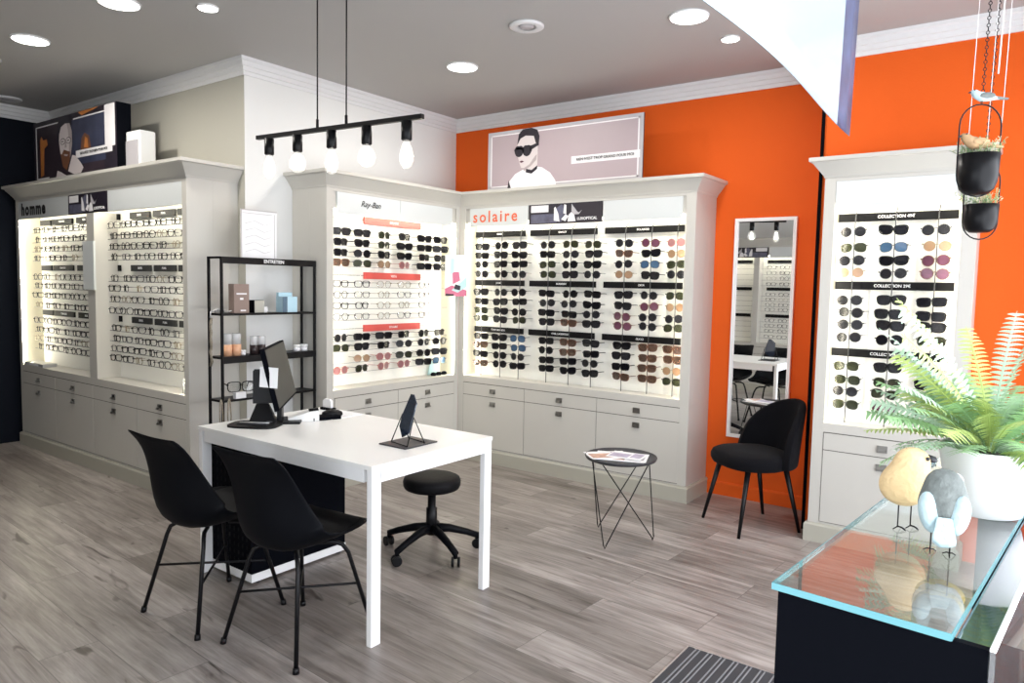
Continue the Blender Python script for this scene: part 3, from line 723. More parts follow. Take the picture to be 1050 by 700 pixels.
# ------------------------------------------------------------------ wall mirror
t = thing('wall_mirror', 'tall white-framed rectangular mirror on the orange wall', 'mirror', (-1.555, YO - .03, .432))
mw, mh = .413, 1.52
bm = bmesh.new()
for a in ((-mw / 2, mw / 2, 0, .022), (-mw / 2, mw / 2, mh - .022, mh), (-mw / 2, -mw / 2 + .022, .022, mh - .022), (mw / 2 - .022, mw / 2, .022, mh - .022)):
    add_box(bm, a[0], a[1], 0, .029, a[2], a[3])
obj('frame', bm, 'white', t)
bm = bmesh.new(); add_box(bm, -mw / 2 + .02, mw / 2 - .02, .012, .020, .02, mh - .02); obj('glass', bm, 'mirror', t)

# ------------------------------------------------------------------ desk
TX0, TX1, TY0, TY1 = -3.335, -2.090, 1.931, 2.702
t = thing('desk', 'white rectangular consulting desk in the middle of the shop', 'table', ((TX0 + TX1) / 2, (TY0 + TY1) / 2, 0))
hw, hd = (TX1 - TX0) / 2, (TY1 - TY0) / 2
bm = bmesh.new(); add_box(bm, -hw, hw, -hd, hd, .722, .740); obj('tabletop', bm, 'white', t, bevel=.001)
bm = bmesh.new(); L = .050
for a in ((-hw + L, hw - L, -hd + .003, -hd + .028), (-hw + L, hw - L, hd - .028, hd - .003), (-hw + .003, -hw + .028, -hd + L, hd - L), (hw - .028, hw - .003, -hd + L, hd - L)):
    add_box(bm, *a, .668, .722)
obj('apron', bm, 'whitem', t)
for sx_ in (-1, 1):
    for sy2 in (-1, 1):
        bm = bmesh.new(); x = sx_ * (hw - .003); y = sy2 * (hd - .003)
        add_box(bm, min(x, x - sx_ * .028), max(x, x - sx_ * .028), min(y, y - sy2 * L), max(y, y - sy2 * L), 0, .722); obj('leg', bm, 'whitem', t, bevel=.001)
t = thing('pedestal_cabinet', 'black drawer pedestal with white base under the desk', 'cabinet', (-3.165, 2.285, 0))
bm = bmesh.new(); add_box(bm, -.175, .175, -.29, .285, .05, .665); obj('body', bm, 'blackm', t, bevel=.002)
bm = bmesh.new(); add_box(bm, -.178, .178, -.292, .287, .012, .052); obj('base_frame', bm, 'whitem', t)
bm = bmesh.new()
for i in range(9):
    for j in range(14):
        x = -.14 + i * .035; z = .10 + j * .038
        add_box(bm, x - .004, x + .004, -.2925, -.289, z - .009, z + .009)
obj('vent_slots', bm, 'ventgrey', t)
bm = bmesh.new()
for x in (-.15, .15):
    for y in (-.25, .25): add_lathe(bm, [(0, 0), (.018, 0), (.018, .013), (0, .013)], x, y, 12)
obj('foot', bm, 'black', t)

# --- desk items
# monitor seen almost edge-on
nr, fr = Vector((-2.885, 2.118, 0)), Vector((-3.290, 2.520, 0))
mid = (nr + fr) / 2; ang = math.atan2(nr.y - fr.y, nr.x - fr.x)     # local x from far to near end
t = thing('monitor', 'slim black computer monitor turned away on the desk', 'monitor', (mid.x - .03, mid.y - .03, .740), ang)
tl = Matrix.Translation((0, 0, .10)) @ Matrix.Rotation(math.radians(-13), 4, 'X')
tl2 = Matrix.Translation((0, .0, .10)) @ Matrix.Rotation(math.radians(13), 4, 'X')
# local +y must be the screen's facing direction (+x+y in the room)
fy = Vector((-math.sin(ang), math.cos(ang), 0)); sgn = 1 if fy.dot(Vector((1, 1, 0))) > 0 else -1
tm_ = Matrix.Translation((0, 0, .10)) @ Matrix.Rotation(math.radians(13 * sgn), 4, 'X')
wm = (nr - fr).length / 2
bm = bmesh.new(); add_box(bm, -wm, wm, -.012, .012, 0, .305, 0, tm_); obj('housing', bm, 'blackm', t, bevel=.003)
bm = bmesh.new(); y0, y1 = (.0122, .0135) if sgn > 0 else (-.0135, -.0122); add_box(bm, -wm + .008, wm - .008, y0, y1, .012, .297, 0, tm_); obj('screen', bm, 'screen', t)
bm = bmesh.new(); add_box(bm, -.03, .03, -.03 * sgn - .012, -.03 * sgn + .012, .01, .22); obj('stand_neck', bm, 'black', t)
bm = bmesh.new(); add_box(bm, -.085, .085, -.07, .08, 0, .012); obj('stand_foot', bm, 'black', t, bevel=.004)
t = thing('tablet_stand', 'black upright tablet on a wedge foot behind the monitor edge', 'tablet', (-3.17, 2.185, .740), math.radians(52))
bm = bmesh.new()
out = [(-.047, .10), (.047, .10), (.047, .262), (.040, .272), (-.040, .272), (-.047, .262)]
add_prism(bm, out, lambda u, v, w: (u, w + (v - .1) * .12, v), .012); obj('tablet', bm, 'black', t)
bm = bmesh.new()
vs = [(-.07, -.06, 0), (.07, -.06, 0), (.07, .06, 0), (-.07, .06, 0)]; tp = [(-.03, -.008, .10), (.03, -.008, .10), (.03, .014, .10), (-.03, .014, .10)]
a = [bm.verts.new(p) for p in vs]; b = [bm.verts.new((x, y, z)) for x, y, z in tp]
bm.faces.new(a); bm.faces.new(b)
for k in range(4): bm.faces.new((a[k], a[(k + 1) % 4], b[(k + 1) % 4], b[k]))
obj('wedge_foot', bm, 'black', t)
bm = bmesh.new(); add_box(bm, -.045, .045, -.001, .001, 0, .098)
o = obj('note_card', bm, 'paper', None, (-2.945, 2.062, .955)); o.rotation_euler = (0, math.radians(3), math.radians(28)); tag(o, 'small blank white card fixed to the near edge of the monitor', 'card')
t = thing('card_terminal', 'small white payment terminal with black keypad on the desk', 'payment terminal', (-3.075, 2.36, .740), math.radians(-35))
bm = bmesh.new(); add_prism(bm, [(-.075, 0), (.08, 0), (.08, .055), (.03, .05), (-.075, .02)], lambda u, v, w: (w - .038, u, v), .076); obj('body', bm, 'white', t, bevel=.003)
bm = bmesh.new(); add_prism(bm, [(.030, .052), (.078, .057), (.078, .059), (.030, .054)], lambda u, v, w: (w - .033, u, v), .066); obj('keypad', bm, 'blackm', t)
bm = bmesh.new(); add_box(bm, -.045, .045, -.075, .075, 0, .018)
o = obj('calculator', bm, 'blackm', None, (-3.03, 2.465, .740), bevel=.003); o.rotation_euler = (0, 0, math.radians(-20)); tag(o, 'flat black calculator lying between the payment terminal and mouse', 'calculator')
bm = bmesh.new(); add_box(bm, -.13, .12, -.115, .105, 0, .003)
tag(obj('mouse_mat', bm, 'paper', None, (-3.10, 2.585, .740)), 'thin white mat under the black computer mouse', 'mat')
bm = bmesh.new()
n1, n2 = 8, 16
add_lathe(bm, [(0, 0), (.030, 0), (.034, .008), (.031, .022), (.020, .032), (0, .036)], n=20, sx=1.0, sy=1.7)
o = obj('computer_mouse', bm, 'black', None, (-3.055, 2.535, .743)); o.rotation_euler = (0, 0, math.radians(-30)); tag(o, 'black computer mouse on the desk right of the monitor', 'mouse')
t = thing('card_holder', 'small holder with white cards at the back edge of the desk', 'card holder', (-3.235, 2.655, .740))
bm = bmesh.new(); add_box(bm, -.045, .045, -.022, .022, 0, .014); obj('base', bm, 'blackm', t, bevel=.003)
bm = bmesh.new(); add_prism(bm, [(-.035, .010), (.035, .010), (.035, .050), (.02, .062), (-.02, .062), (-.035, .050)], lambda u, v, w: (u, w - .008, v), .014); obj('cards', bm, 'paper', t)
t = thing('pen_tray', 'flat black tray with pens on the near left desk corner', 'tray', (-3.135, 2.118, .740), math.radians(30))
bm = bmesh.new()
o2 = [(.125 * math.copysign(abs(math.cos(a)) ** .5, math.cos(a)), .085 * math.copysign(abs(math.sin(a)) ** .5, math.sin(a))) for a in [2 * PI * k / 32 for k in range(32)]]
add_prism(bm, o2, lambda u, v, w: (u, v, w), .010); obj('tray', bm, 'black', t)
for k, (y, m) in enumerate(((-.03, 'darkgrey'), (.0, 'silver'), (.03, 'darkgrey'))):
    bm = bmesh.new(); add_tube(bm, [(-.08, y, .014), (.07, y + .01, .014)], .004, 8)
    o = obj('pen', bm, m, None, t.location, ); o.rotation_euler = t.rotation_euler
    tag(o, 'pen on the black desk tray, %s of the three' % ('nearest the chairs', 'middle', 'nearest the monitor')[k], 'pen', 'pens on the desk tray')
# vanity mirror on wire easel
t = thing('vanity_mirror', 'dark six-sided tabletop mirror on a wire stand and black plate', 'mirror', (-2.282, 2.328, .740))
bm = bmesh.new(); add_box(bm, -.085, .082, -.10, .105, 0, .006); obj('base_plate', bm, 'charcoal', t, bevel=.001)
pv = [Vector((-.050, .012, .128)), Vector((.052, -.020, .128))]
bm = bmesh.new()
for p, s in ((pv[0], -1), (pv[1], 1)):
    add_tube(bm, [(p.x + s * .015, p.y - .055, .006), (p.x, p.y, p.z), (p.x + s * .015, p.y + .055, .006)], .0028, 6)
for yy in (-1, 1): add_tube(bm, [(-.065, .012 + yy * .055, .008), (.067, -.020 + yy * .055, .008)], .0022, 6)
obj('wire_stand', bm, 'black', t)
ax = (pv[1] - pv[0]).normalized(); nn = Vector((-ax.y, ax.x, 0)); upv = (Vector((0, 0, 1)) + nn * .28).normalized(); c0 = (pv[0] + pv[1]) / 2
bm = bmesh.new(); add_prism(bm, [(-.047, .005), (-.050, -.055), (.0, -.100), (.046, -.075), (.048, .005), (.050, .060), (.004, .098), (-.018, .098)], lambda u, v, w: c0 + ax * u + upv * v + nn * (w - .003), .006)
obj('mirror_glass', bm, 'darkmirror', t)

# ------------------------------------------------------------------ moulded chairs at the desk
def shell_chair(label, loc, rz):
    t = thing('shell_chair', label, 'chair', loc, rz, 'black moulded chairs at the desk')
    prof = [(.225, .462, .165), (.20, .468, .205), (.13, .444, .235), (.04, .420, .243), (-.06, .404, .245), (-.145, .410, .245), (-.205, .450, .240), (-.232, .53, .228), (-.241, .62, .210), (-.249, .71, .198), (-.258, .785, .192), (-.276, .826, .186)]
    curl = [.0, .012, .035, .060, .092, .130, .150, .135, .100, .06, .02, -.012]
    bm = bmesh.new(); nu = 14; rows = []
    for i, (y, z, hw_) in enumerate(prof):
        a = Vector((prof[min(i + 1, len(prof) - 1)][0] - prof[max(i - 1, 0)][0], prof[min(i + 1, len(prof) - 1)][1] - prof[max(i - 1, 0)][1]))
        a.normalize(); nx, nz = a.y, -a.x          # normal pointing up / forward
        row = []
        for k in range(nu + 1):
            u = -1 + 2 * k / nu; c = curl[i] * abs(u) ** 2.3
            row.append(bm.verts.new((hw_ * u * (1 - .03 * abs(u)), y + nx * c, z + nz * c + (.016 * abs(u) ** 2 - .006 if i == len(prof) - 1 else 0))))
        rows.append(row)
    for A, B in zip(rows[:-1], rows[1:]):
        for k in range(nu):
            f = bm.faces.new((A[k], A[k + 1], B[k + 1], B[k])); f.smooth = True
    o = obj('shell', bm, 'shell', t, solid=.012); md = o.modifiers.new('u', 'SUBSURF'); md.levels = 1; md.render_levels = 1
    bm = bmesh.new(); rows = []; idx = [1.05 + 4.5 * i / 12 for i in range(13)]      # the pad lies in the shell: same surface, a little proud of it
    for q in idx:
        i0 = int(q); f = q - i0
        L = lambda arr, j: arr[i0][j] * (1 - f) + arr[i0 + 1][j] * f
        y, z, hw_ = L(prof, 0), L(prof, 1), L(prof, 2); cu_ = curl[i0] * (1 - f) + curl[i0 + 1] * f
        d = Vector((prof[i0 + 1][0] - prof[i0][0], prof[i0 + 1][1] - prof[i0][1])).normalized(); nx, nz = d.y, -d.x
        e2 = 1 - abs(2 * (q - idx[0]) / (idx[-1] - idx[0]) - 1) ** 6; row = []
        for k in range(13):
            u = (-1 + k / 6) * .80; c = cu_ * abs(u) ** 2.3 + .008 + .020 * (1 - abs(u / .8) ** 5) * e2
            row.append(bm.verts.new((hw_ * u, y + nx * c, z + nz * c)))
        rows.append(row)
    for A, B in zip(rows[:-1], rows[1:]):
        for k in range(12): bm.faces.new((A[k], A[k + 1], B[k + 1], B[k])).smooth = True
    obj('seat_pad', bm, 'leather', t)
    for sx3 in (-1, 1):
        for sy3 in (-1, 1):
            bm = bmesh.new()
            add_tube(bm, [(sx3 * .05, sy3 * .05 - .01, .396), (sx3 * .105, sy3 * .10 - .01, .396), (sx3 * .127, sy3 * .12 - .006, .382), (sx3 * .140, sy3 * .136, .345), (sx3 * .208, sy3 * .208, .012)], .0088, 10)
            add_tube(bm, [(sx3 * .207, sy3 * .207, .022), (sx3 * .210, sy3 * .210, 0)], [.0115, .0125], 10)
            obj('leg', bm, 'black', t)
    bm = bmesh.new()
    for s in (-1, 1): add_tube(bm, [(-.168, -.168 * s, .205 + .004 * s), (.168, .168 * s, .205 + .004 * s)], .0055, 8)
    obj('stretcher', bm, 'black', t)
    return t
shell_chair('black moulded shell chair at the left end of the desk', (-2.905, 1.75, 0), math.radians(1))
shell_chair('black moulded shell chair nearest the front right desk leg', (-2.395, 1.82, 0), math.radians(5))

# ------------------------------------------------------------------ swivel stool
t = thing('swivel_stool', 'round black swivel stool on castors behind the desk', 'stool', (-2.63, 2.868, 0))
bm = bmesh.new(); add_lathe(bm, [(0, .352), (.135, .352), (.148, .358), (.155, .372), (.157, .395), (.150, .414), (.130, .423), (.07, .427), (0, .428)], n=40); obj('seat', bm, 'leather', t)
bm = bmesh.new(); add_lathe(bm, [(0, .10), (.030, .10), (.030, .245), (.022, .25), (.022, .36), (0, .36)], n=20); obj('gas_column', bm, 'black', t)
bm = bmesh.new(); add_box(bm, -.16, -.05, -.006, .006, .345, .351); obj('height_lever', bm, 'black', t)
for k in range(5):
    a = math.radians(-90.5 + 72 * k); d = Vector((math.cos(a), math.sin(a), 0)); q = Vector((-d.y, d.x, 0))
    bm = bmesh.new()
    add_tube(bm, [d * .02 + Vector((0, 0, .135)), d * .10 + Vector((0, 0, .125)), d * .20 + Vector((0, 0, .095)), d * .262 + Vector((0, 0, .070))], [.026, .022, .018, .017], 10)
    add_tube(bm, [d * .258 + Vector((0, 0, .085)), d * .258 + Vector((0, 0, .045))], .012, 10)
    sp = obj('base_spoke', bm, 'shell', t)
    bm = bmesh.new()
    w = (q * math.cos(.6) + d * math.sin(.6))
    for s in (-1, 1):
        c = d * .262 + Vector((0, 0, .027)) + w * .016 * s
        add_tube(bm, [c - w * .007, c - w * .006, c + w * .006, c + w * .007], [.022, .027, .027, .022], 18)
    obj('castor', bm, 'black', sp)

# ------------------------------------------------------------------ side table with magazines
C = Vector((-1.905, 3.667, 0))
t = thing('side_table', 'small round black side table on bent wire legs', 'table', C)
bm = bmesh.new(); add_lathe(bm, [(0, .482), (.185, .482), (.200, .488), (.205, .500), (.203, .505), (.197, .500), (.190, .493), (0, .493)], n=48); obj('tabletop', bm, 'charcoal', t)
for (fx, fy_), tops in (((-.205, .13), (196, 68)), ((.005, -.170), (214, 22)), ((.150, .135), (41, 258))):
    bm = bmesh.new()
    a0, a1 = [Vector((.165 * math.cos(math.radians(a)), .165 * math.sin(math.radians(a)), .484)) for a in tops]
    f = Vector((fx, fy_, .005)); e = (a1 - a0).normalized() * .008
    add_tube(bm, [a0, f - e * .9 + Vector((0, 0, .02)), f, f + e * .9 + Vector((0, 0, .02)), a1], .0035, 8)
    obj('wire_leg', bm, 'black', t)
mags = [(.0, .0, 20, .30, .21, 'greenbook', 'open white magazine at the bottom of the side table pile'), (-.07, -.03, 48, .24, .17, 'greenbook', 'white magazine with colour photos on the side table, left of pile'),
        (.03, .015, 8, .20, .15, 'greenbook', 'small violet-covered magazine on top of the side table pile')]
z = .4945
for k, (dx, dy, a, w, h, m, lab) in enumerate(mags):
    bm = bmesh.new(); add_box(bm, -w / 2, w / 2, -h / 2, h / 2, 0, .004, 0)
    add_poly(bm, [(-w * .45, -h * .4, .0044), (w * .1, -h * .4, .0044), (w * .1, h * .2, .0044), (-w * .45, h * .2, .0044)], 1)
    add_poly(bm, [(w * .15, -h * .3, .0044), (w * .45, -h * .3, .0044), (w * .45, h * .4, .0044), (w * .15, h * .4, .0044)], 2)
    o = obj('magazine', bm, ['paper', 'pmixed' if k < 2 else 'pviolet', 'pviolet' if k else 'pgrey'], None, (C.x + dx, C.y + dy, z), smooth_fix=False); o.rotation_euler = (0, 0, math.radians(a)); tag(o, lab, 'magazine', 'magazines on the side table'); z += .0046

# ------------------------------------------------------------------ velvet chair
fdir = math.atan2(-.79, -.62)                # facing direction
t = thing('velvet_chair', 'black velvet dining chair with curved back by the orange wall', 'chair', (-1.400, 4.455, 0), fdir - PI / 2)
# local +y = facing
bm = bmesh.new(); rings = []; NU = 40
def seat_outline(a, s=1.0):
    c, s_ = math.cos(a), math.sin(a); p = 2.6
    x = .245 * math.copysign(abs(c) ** (2 / p), c); y = .225 * math.copysign(abs(s_) ** (2 / p), s_) + .01
    return x * s * (1.0 if y > 0 else .94), y * s
for s, z in ((0, .385), (.80, .385), (.95, .392), (1.0, .415), (1.0, .440), (.96, .462), (.85, .476), (.5, .484), (0, .486)):
    if s == 0: rings.append([bm.verts.new((0, 0, z))])
    else: rings.append([bm.verts.new((*seat_outline(2 * PI * k / NU, s), z)) for k in range(NU)])
for A, B in zip(rings[:-1], rings[1:]):
    for k in range(NU):
        k2 = (k + 1) % NU
        if len(A) == 1: f = bm.faces.new((A[0], B[k2], B[k]))
        elif len(B) == 1: f = bm.faces.new((A[k], A[k2], B[0]))
        else: f = bm.faces.new((A[k], A[k2], B[k2], B[k]))
        f.smooth = True
obj('seat', bm, 'velvet', t)
bm = bmesh.new(); rows = []
for i in range(25):
    th = math.radians(-90 + (-78 + 156 * i / 24)); u = (-78 + 156 * i / 24) / 78
    top = .385 + .405 * max(0, 1 - abs(u) ** 2.2) ** .5
    row = []
    for j in range(9):
        v = j / 8; z = .40 + (top - .40) * v if top > .40 else .40
        lean = .085 * (z - .40) / .4
        r = .235 + lean * abs(math.sin(th))
        x = .258 * math.cos(th) * (1 - .10 * ((z - .4) / .4)); y = r * math.sin(th) + .01
        row.append(bm.verts.new((x, y, z)))
    rows.append(row)
for A, B in zip(rows[:-1], rows[1:]):
    for k in range(8): bm.faces.new((A[k], A[k + 1], B[k + 1], B[k])).smooth = True
bmesh.ops.remove_doubles(bm, verts=bm.verts, dist=.0005)
o = obj('backrest', bm, 'velvet', t, solid=.045); md = o.modifiers.new('u', 'SUBSURF'); md.levels = 1; md.render_levels = 2
for x, y, X, Y in ((-.150, .135, -.202, .215), (.150, .135, .202, .215), (-.140, -.13, -.185, -.215), (.140, -.13, .185, -.215)):
    bm = bmesh.new(); add_tube(bm, [(x, y, .395), (X, Y, 0)], [.017, .0095], 12); obj('leg', bm, 'black', t)

# ------------------------------------------------------------------ accessory shelf
SX0, SX1, Y0, Y1 = WX + .118, WX + .272, 2.518, 3.232
t = thing('display_shelf', 'open black metal shelf unit with care products behind the desk', 'shelf', ((SX0 + SX1) / 2, (Y0 + Y1) / 2, 0), PI / 2)
sw, sd = (Y1 - Y0) / 2, (SX1 - SX0) / 2       # local x = room y, local y = -room x
for x in (-sw, sw - .014):
    for y in (-sd, sd - .014):
        bm = bmesh.new(); add_box(bm, x, x + .014, y, y + .014, 0, 1.605); obj('post', bm, 'black', t)
for i, z in enumerate((1.605, 1.255, .985, .715, .30)):
    lip = .042 if i in (0, 2) else .014
    bm = bmesh.new()
    add_box(bm, -sw + .001, sw - .001, -sd + .004, sd, z - .010, z - .002)
    add_box(bm, -sw, sw, -sd - .002, -sd + .004, z - lip, z)
    add_box(bm, -sw, -sw + .004, -sd, sd, z - .014, z)
    o = obj('shelf_board', bm, 'black', t)
    if i in (0, 2): text_mesh('lettering', 'ENTRETIEN' if i == 0 else 'ACCESSOIRES', .030, 'textw', o, face_mtx(.02, -sd - .003, z - .021), bold=.0006)
def on_shelf(name, y, z, m, lab, cat, w, d, h, xo=.20, group=None, bevel=.001):
    bm = bmesh.new(); add_box(bm, -d / 2, d / 2, -w / 2, w / 2, 0, h)
    o = obj(name, bm, m, None, (WX + xo, y, z), bevel=bevel); return tag(o, lab, cat, group)
zs = 1.253
t = thing('product_box', 'tall mauve-brown carton on the upper shelf board', 'box', (WX + .20, 2.685, zs))
bm = bmesh.new(); add_box(bm, -.03, .03, -.054, .054, 0, .185); obj('carton', bm, 'boxbrown', t, bevel=.001)
bm = bmesh.new(); add_box(bm, .030, .0312, -.036, .036, .118, .128); add_box(bm, .030, .0312, -.012, .012, .085, .098); add_box(bm, .030, .0312, -.008, .03, .012, .022); obj('printed_label', bm, 'pwhite', t)
t = thing('small_box', 'small white and black carton in the middle of upper shelf board', 'box', (WX + .20, 2.812, zs))
bm = bmesh.new(); add_box(bm, -.03, .03, -.036, .036, 0, .082); obj('carton', bm, 'blackm', t)
bm = bmesh.new(); add_box(bm, .030, .032, -.034, .036, .002, .080); obj('front_label', bm, 'wallcream', t)
on_shelf('sample_jar', 2.872, zs, 'paper', 'tiny white jar beside the small white and black carton', 'jar', .034, .03, .038, bevel=.006)
t = thing('carton', 'pale blue carton on the right of the upper shelf board', 'box', (WX + .20, 3.045, zs))
bm = bmesh.new(); add_box(bm, -.035, .035, -.058, .060, 0, .105); add_box(bm, -.035, -.01, -.056, .052, .105, .132); obj('carton', bm, 'boxblue', t)
bm = bmesh.new(); add_box(bm, .0352, .037, -.058, -.020, .0, .105); obj('side_label', bm, 'boxnavy', t)
def bottle(y, z, m, lab, r=.027, h=.10, group=None):
    t = thing('lotion_bottle', lab, 'bottle', (WX + .20, y, z), group=group)
    bm = bmesh.new(); add_lathe(bm, [(0, 0), (r, 0), (r, h * .62), (0, h * .62)], n=20); obj('bottle', bm, m, t)
    bm = bmesh.new(); add_lathe(bm, [(0, h * .62), (r * .98, h * .62), (r * .98, h * 1.15), (r * .9, h * 1.2), (0, h * 1.2)], n=20); obj('cap', bm, 'cap', t)
zs = .983
bottle(2.600, zs, 'peach', 'peach lotion bottle with clear cap, left one of the pair', .029, .118, 'peach lotion bottles'); bottle(2.664, zs, 'peach', 'peach lotion bottle with clear cap, right one of the pair', .029, .118, 'peach lotion bottles')
bottle(2.790, zs, 'amber', 'dark bottle with clear cap, left one of the pair', .026, .098, 'dark lotion bottles'); bottle(2.848, zs, 'amber', 'dark bottle with clear cap, right one of the pair', .026, .098, 'dark lotion bottles')
def jar(y, z, lab, r=.018, h=.032, group=None):
    t = thing('cream_jar', lab, 'jar', (WX + .20, y, z), group=group)
    bm = bmesh.new(); add_lathe(bm, [(0, 0), (r, 0), (r, h * .6), (0, h * .6)], n=16); obj('jar', bm, 'paper', t)
    bm = bmesh.new(); add_lathe(bm, [(0, h * .6), (r * 1.05, h * .6), (r * 1.05, h), (0, h)], n=16); obj('lid', bm, 'white', t)
jar(2.710, zs, 'tiny white jar right of the peach bottles'); jar(2.945, zs, 'low white jar left of the monitor top on the middle shelf board', .026, .03)
jar(3.128, zs, 'white lidded jar behind the monitor, left one of two', .024, .045, 'white jars right of the monitor'); jar(3.188, zs, 'white lidded jar behind the monitor, right one of two', .024, .045, 'white jars right of the monitor')
# oversized display glasses on a label block
zs = .713
g = PROTO_OPT[0]; o = copy_tree(g[0]); o.scale = (1.30, 1.2, 1.45); o.location = (WX + .235, 2.675, zs + .072); o.rotation_euler = (0, 0, PI / 2 - .25)
tag(o, 'large dark-rimmed display glasses standing on the lower shelf board', 'eyeglasses')
on_shelf('label_block', 2.655, zs, 'paper', 'small white label block under the display glasses', 'sign', .075, .03, .040, .245)
bm = bmesh.new(); add_prism(bm, [(-.04, 0), (.04, 0), (.03, .02), (.0, .035), (-.03, .018)], lambda u, v, w: (w, u, v), .03)
tag(obj('folded_cloth', bm, 'paper', None, (WX + .20, 2.82, zs)), 'crumpled white cloth on the lower shelf board near the monitor', 'cloth')
# glasses and cord hanging at the shelf's left side
t = thing('eyeglass_cord', 'patterned beaded eyeglass cord hanging at the shelf left corner', 'cord', (WX + .19, 2.508, 1.245))
bm = bmesh.new()
for s in (-1, 1):
    pts = [(s * .006 + .004 * math.sin(k * 1.7), -.012 + .004 * math.cos(k * 2.1), -.02 - .030 * k) for k in range(11)]
    for p in pts: pass
    add_tube(bm, pts, [.007 if k % 2 else .0045 for k in range(11)], 6)
obj('beads', bm, 'chain', t)
bm = bmesh.new(); add_tube(bm, [(0, .02, .015), (0, -.012, .02), (0, -.015, -.02)], .004, 6); obj('hook', bm, 'silver', t)
t = thing('key_ring', 'bunch of dark silver trinkets on the upper shelf left end', 'accessory', (WX + .20, 2.555, 1.253))
bm = bmesh.new()
for k in range(9):
    a = k * .7; add_tube(bm, [(0, -.05 + k * .014, .006 + .004 * (k % 3)), (.006, -.04 + k * .014, .024 + .012 * math.sin(a)), (0, -.03 + k * .014, .006)], .0035, 6)
obj('trinkets', bm, 'silver', t)
for k, (y, l) in enumerate(((2.505, .20), (2.560, .22))):
    bm = bmesh.new()
    for s in (-1, 1): add_tube(bm, [(0, 0, .012), (.0, s * .006, -.01), (.002, s * (.010 + .002 * k), -.10), (.003, s * .006, -l)], [.003, .005, .0045, .003], 6)
    o = obj('lanyard', bm, 'chain', None, (SX1 + .006, y, .715)); tag(o, 'dark beaded lanyard looped over the lower shelf board, %s one' % ('left', 'right')[k], 'cord', 'lanyards on the lower shelf board')
# framed notice standing on top of the shelf
t = thing('acrylic_notice', 'clear framed white notice standing on top of the black shelf', 'sign', (WX + .20, 2.832, 1.605), PI / 2)
bm = bmesh.new(); add_box(bm, -.130, .135, -.003, .003, 0, .31); obj('acrylic_sheet', bm, 'paper', t)
bm = bmesh.new()
for a in ((-.130, .135, .303, .310), (-.130, -.124, 0, .31), (.115, .119, 0, .29), (-.118, .10, .284, .287)): add_box(bm, a[0], a[1], -.005, -.003, a[2], a[3])
for k in range(5):
    add_tube(bm, [(-.10 + .0 * k, -.004, .04 + .045 * k), (-.03, -.004, .06 + .045 * k), (.04, -.004, .035 + .045 * k), (.09, -.004, .05 + .045 * k)], .0012, 4)
obj('printed_lines', bm, 'silver', t)

# ------------------------------------------------------------------ pendant lamp
LY, zl, zr = 2.30, 2.203, 2.172
t = thing('pendant_light', 'black bar pendant lamp with five clear bulbs above the desk', 'lamp', (-2.777, LY, 0))
bx0, bx1 = -3.366 + 2.777, -2.186 + 2.777
zz = lambda x: zl + (zr - zl) * (x - bx0) / (bx1 - bx0)
bm = bmesh.new(); 
v = add_box(bm, bx0, bx1, -.010, .010, -.010, .010)
for q in v: q.co.z += zz(q.co.x)
obj('bar', bm, 'black', t)
for x in (-.104, .104):
    bm = bmesh.new(); add_tube(bm, [(x, 0, zz(x)), (x, 0, zz(x) + .05)], .007, 10); add_tube(bm, [(x, 0, zz(x) + .05), (x, 0, H - .02)], .0035, 8); obj('suspension_rod', bm, 'black', t)
bm = bmesh.new(); add_box(bm, -.16, .16, -.03, .03, H - .025, H - .001); obj('ceiling_plate', bm, 'black', t)
for k, (X, globe) in enumerate(((-3.265, 0), (-3.034, 1), (-2.777, 0), (-2.534, 1), (-2.281, 0))):
    x = X + 2.777; z = zz(x)
    bm = bmesh.new(); add_lathe(bm, [(0, z - .095), (.018, z - .095), (.024, z - .090), (.024, z - .012), (0, z - .012)], x, 0, 20); sk = obj('lamp_holder', bm, 'black', t)
    zb = z - .092
    prof = [(.013, 0), (.014, -.012), (.026, -.040), (.032, -.070), (.031, -.090), (.022, -.112), (.010, -.122), (0, -.124)] if not globe else [(.013, 0), (.014, -.010), (.030, -.022), (.040, -.045), (.042, -.062), (.036, -.084), (.020, -.100), (0, -.104)]
    bm = bmesh.new(); add_lathe(bm, [(r, zb + q) for r, q in prof], x, 0, 24); obj('bulb', bm, 'bulb', sk)
    bm = bmesh.new()
    for j in range(6):
        a = j * PI / 3; r = .011
        add_tube(bm, [(x + r * .5 * math.cos(a), r * .5 * math.sin(a), zb - .025), (x + r * math.cos(a), r * math.sin(a), zb - .05), (x + r * 1.2 * math.cos(a), r * 1.2 * math.sin(a), zb - .088)], .0022, 5)
    obj('filament', bm, 'fil', sk)

# ------------------------------------------------------------------ ceiling fittings
def downlight(x, y, r, label):
    t = thing('ceiling_downlight', label, 'light', (x, y, H - .012), group='recessed ceiling downlights')
    bm = bmesh.new(); add_lathe(bm, [(r * .93, .0), (r, .002), (r * 1.02, .011), (r * .9, .011), (r * .93, 0)], n=40); obj('ring', bm, 'whitem', t)
    bm = bmesh.new(); add_lathe(bm, [(0, .003), (r * .93, .003), (r * .93, .010), (0, .010)], n=40); obj('diffuser', bm, 'lamp', t)
for x, y, r, l in ((-5.134, 1.913, .105, 'wide round ceiling downlight above the homme cabinet at far left'), (-4.047, 1.933, .105, 'wide round ceiling downlight at the top edge, second from left'),
        (-3.709, 2.236, .055, 'small round ceiling downlight left of the pendant rods'), (-3.239, 3.784, .105, 'wide round ceiling downlight right of the pendant rods'),
        (-1.63, 3.757, .105, 'wide round ceiling downlight left of the hanging poster'), (-1.566, 4.211, .053, 'small round ceiling downlight near the hanging poster')):
    downlight(x, y, r, l)
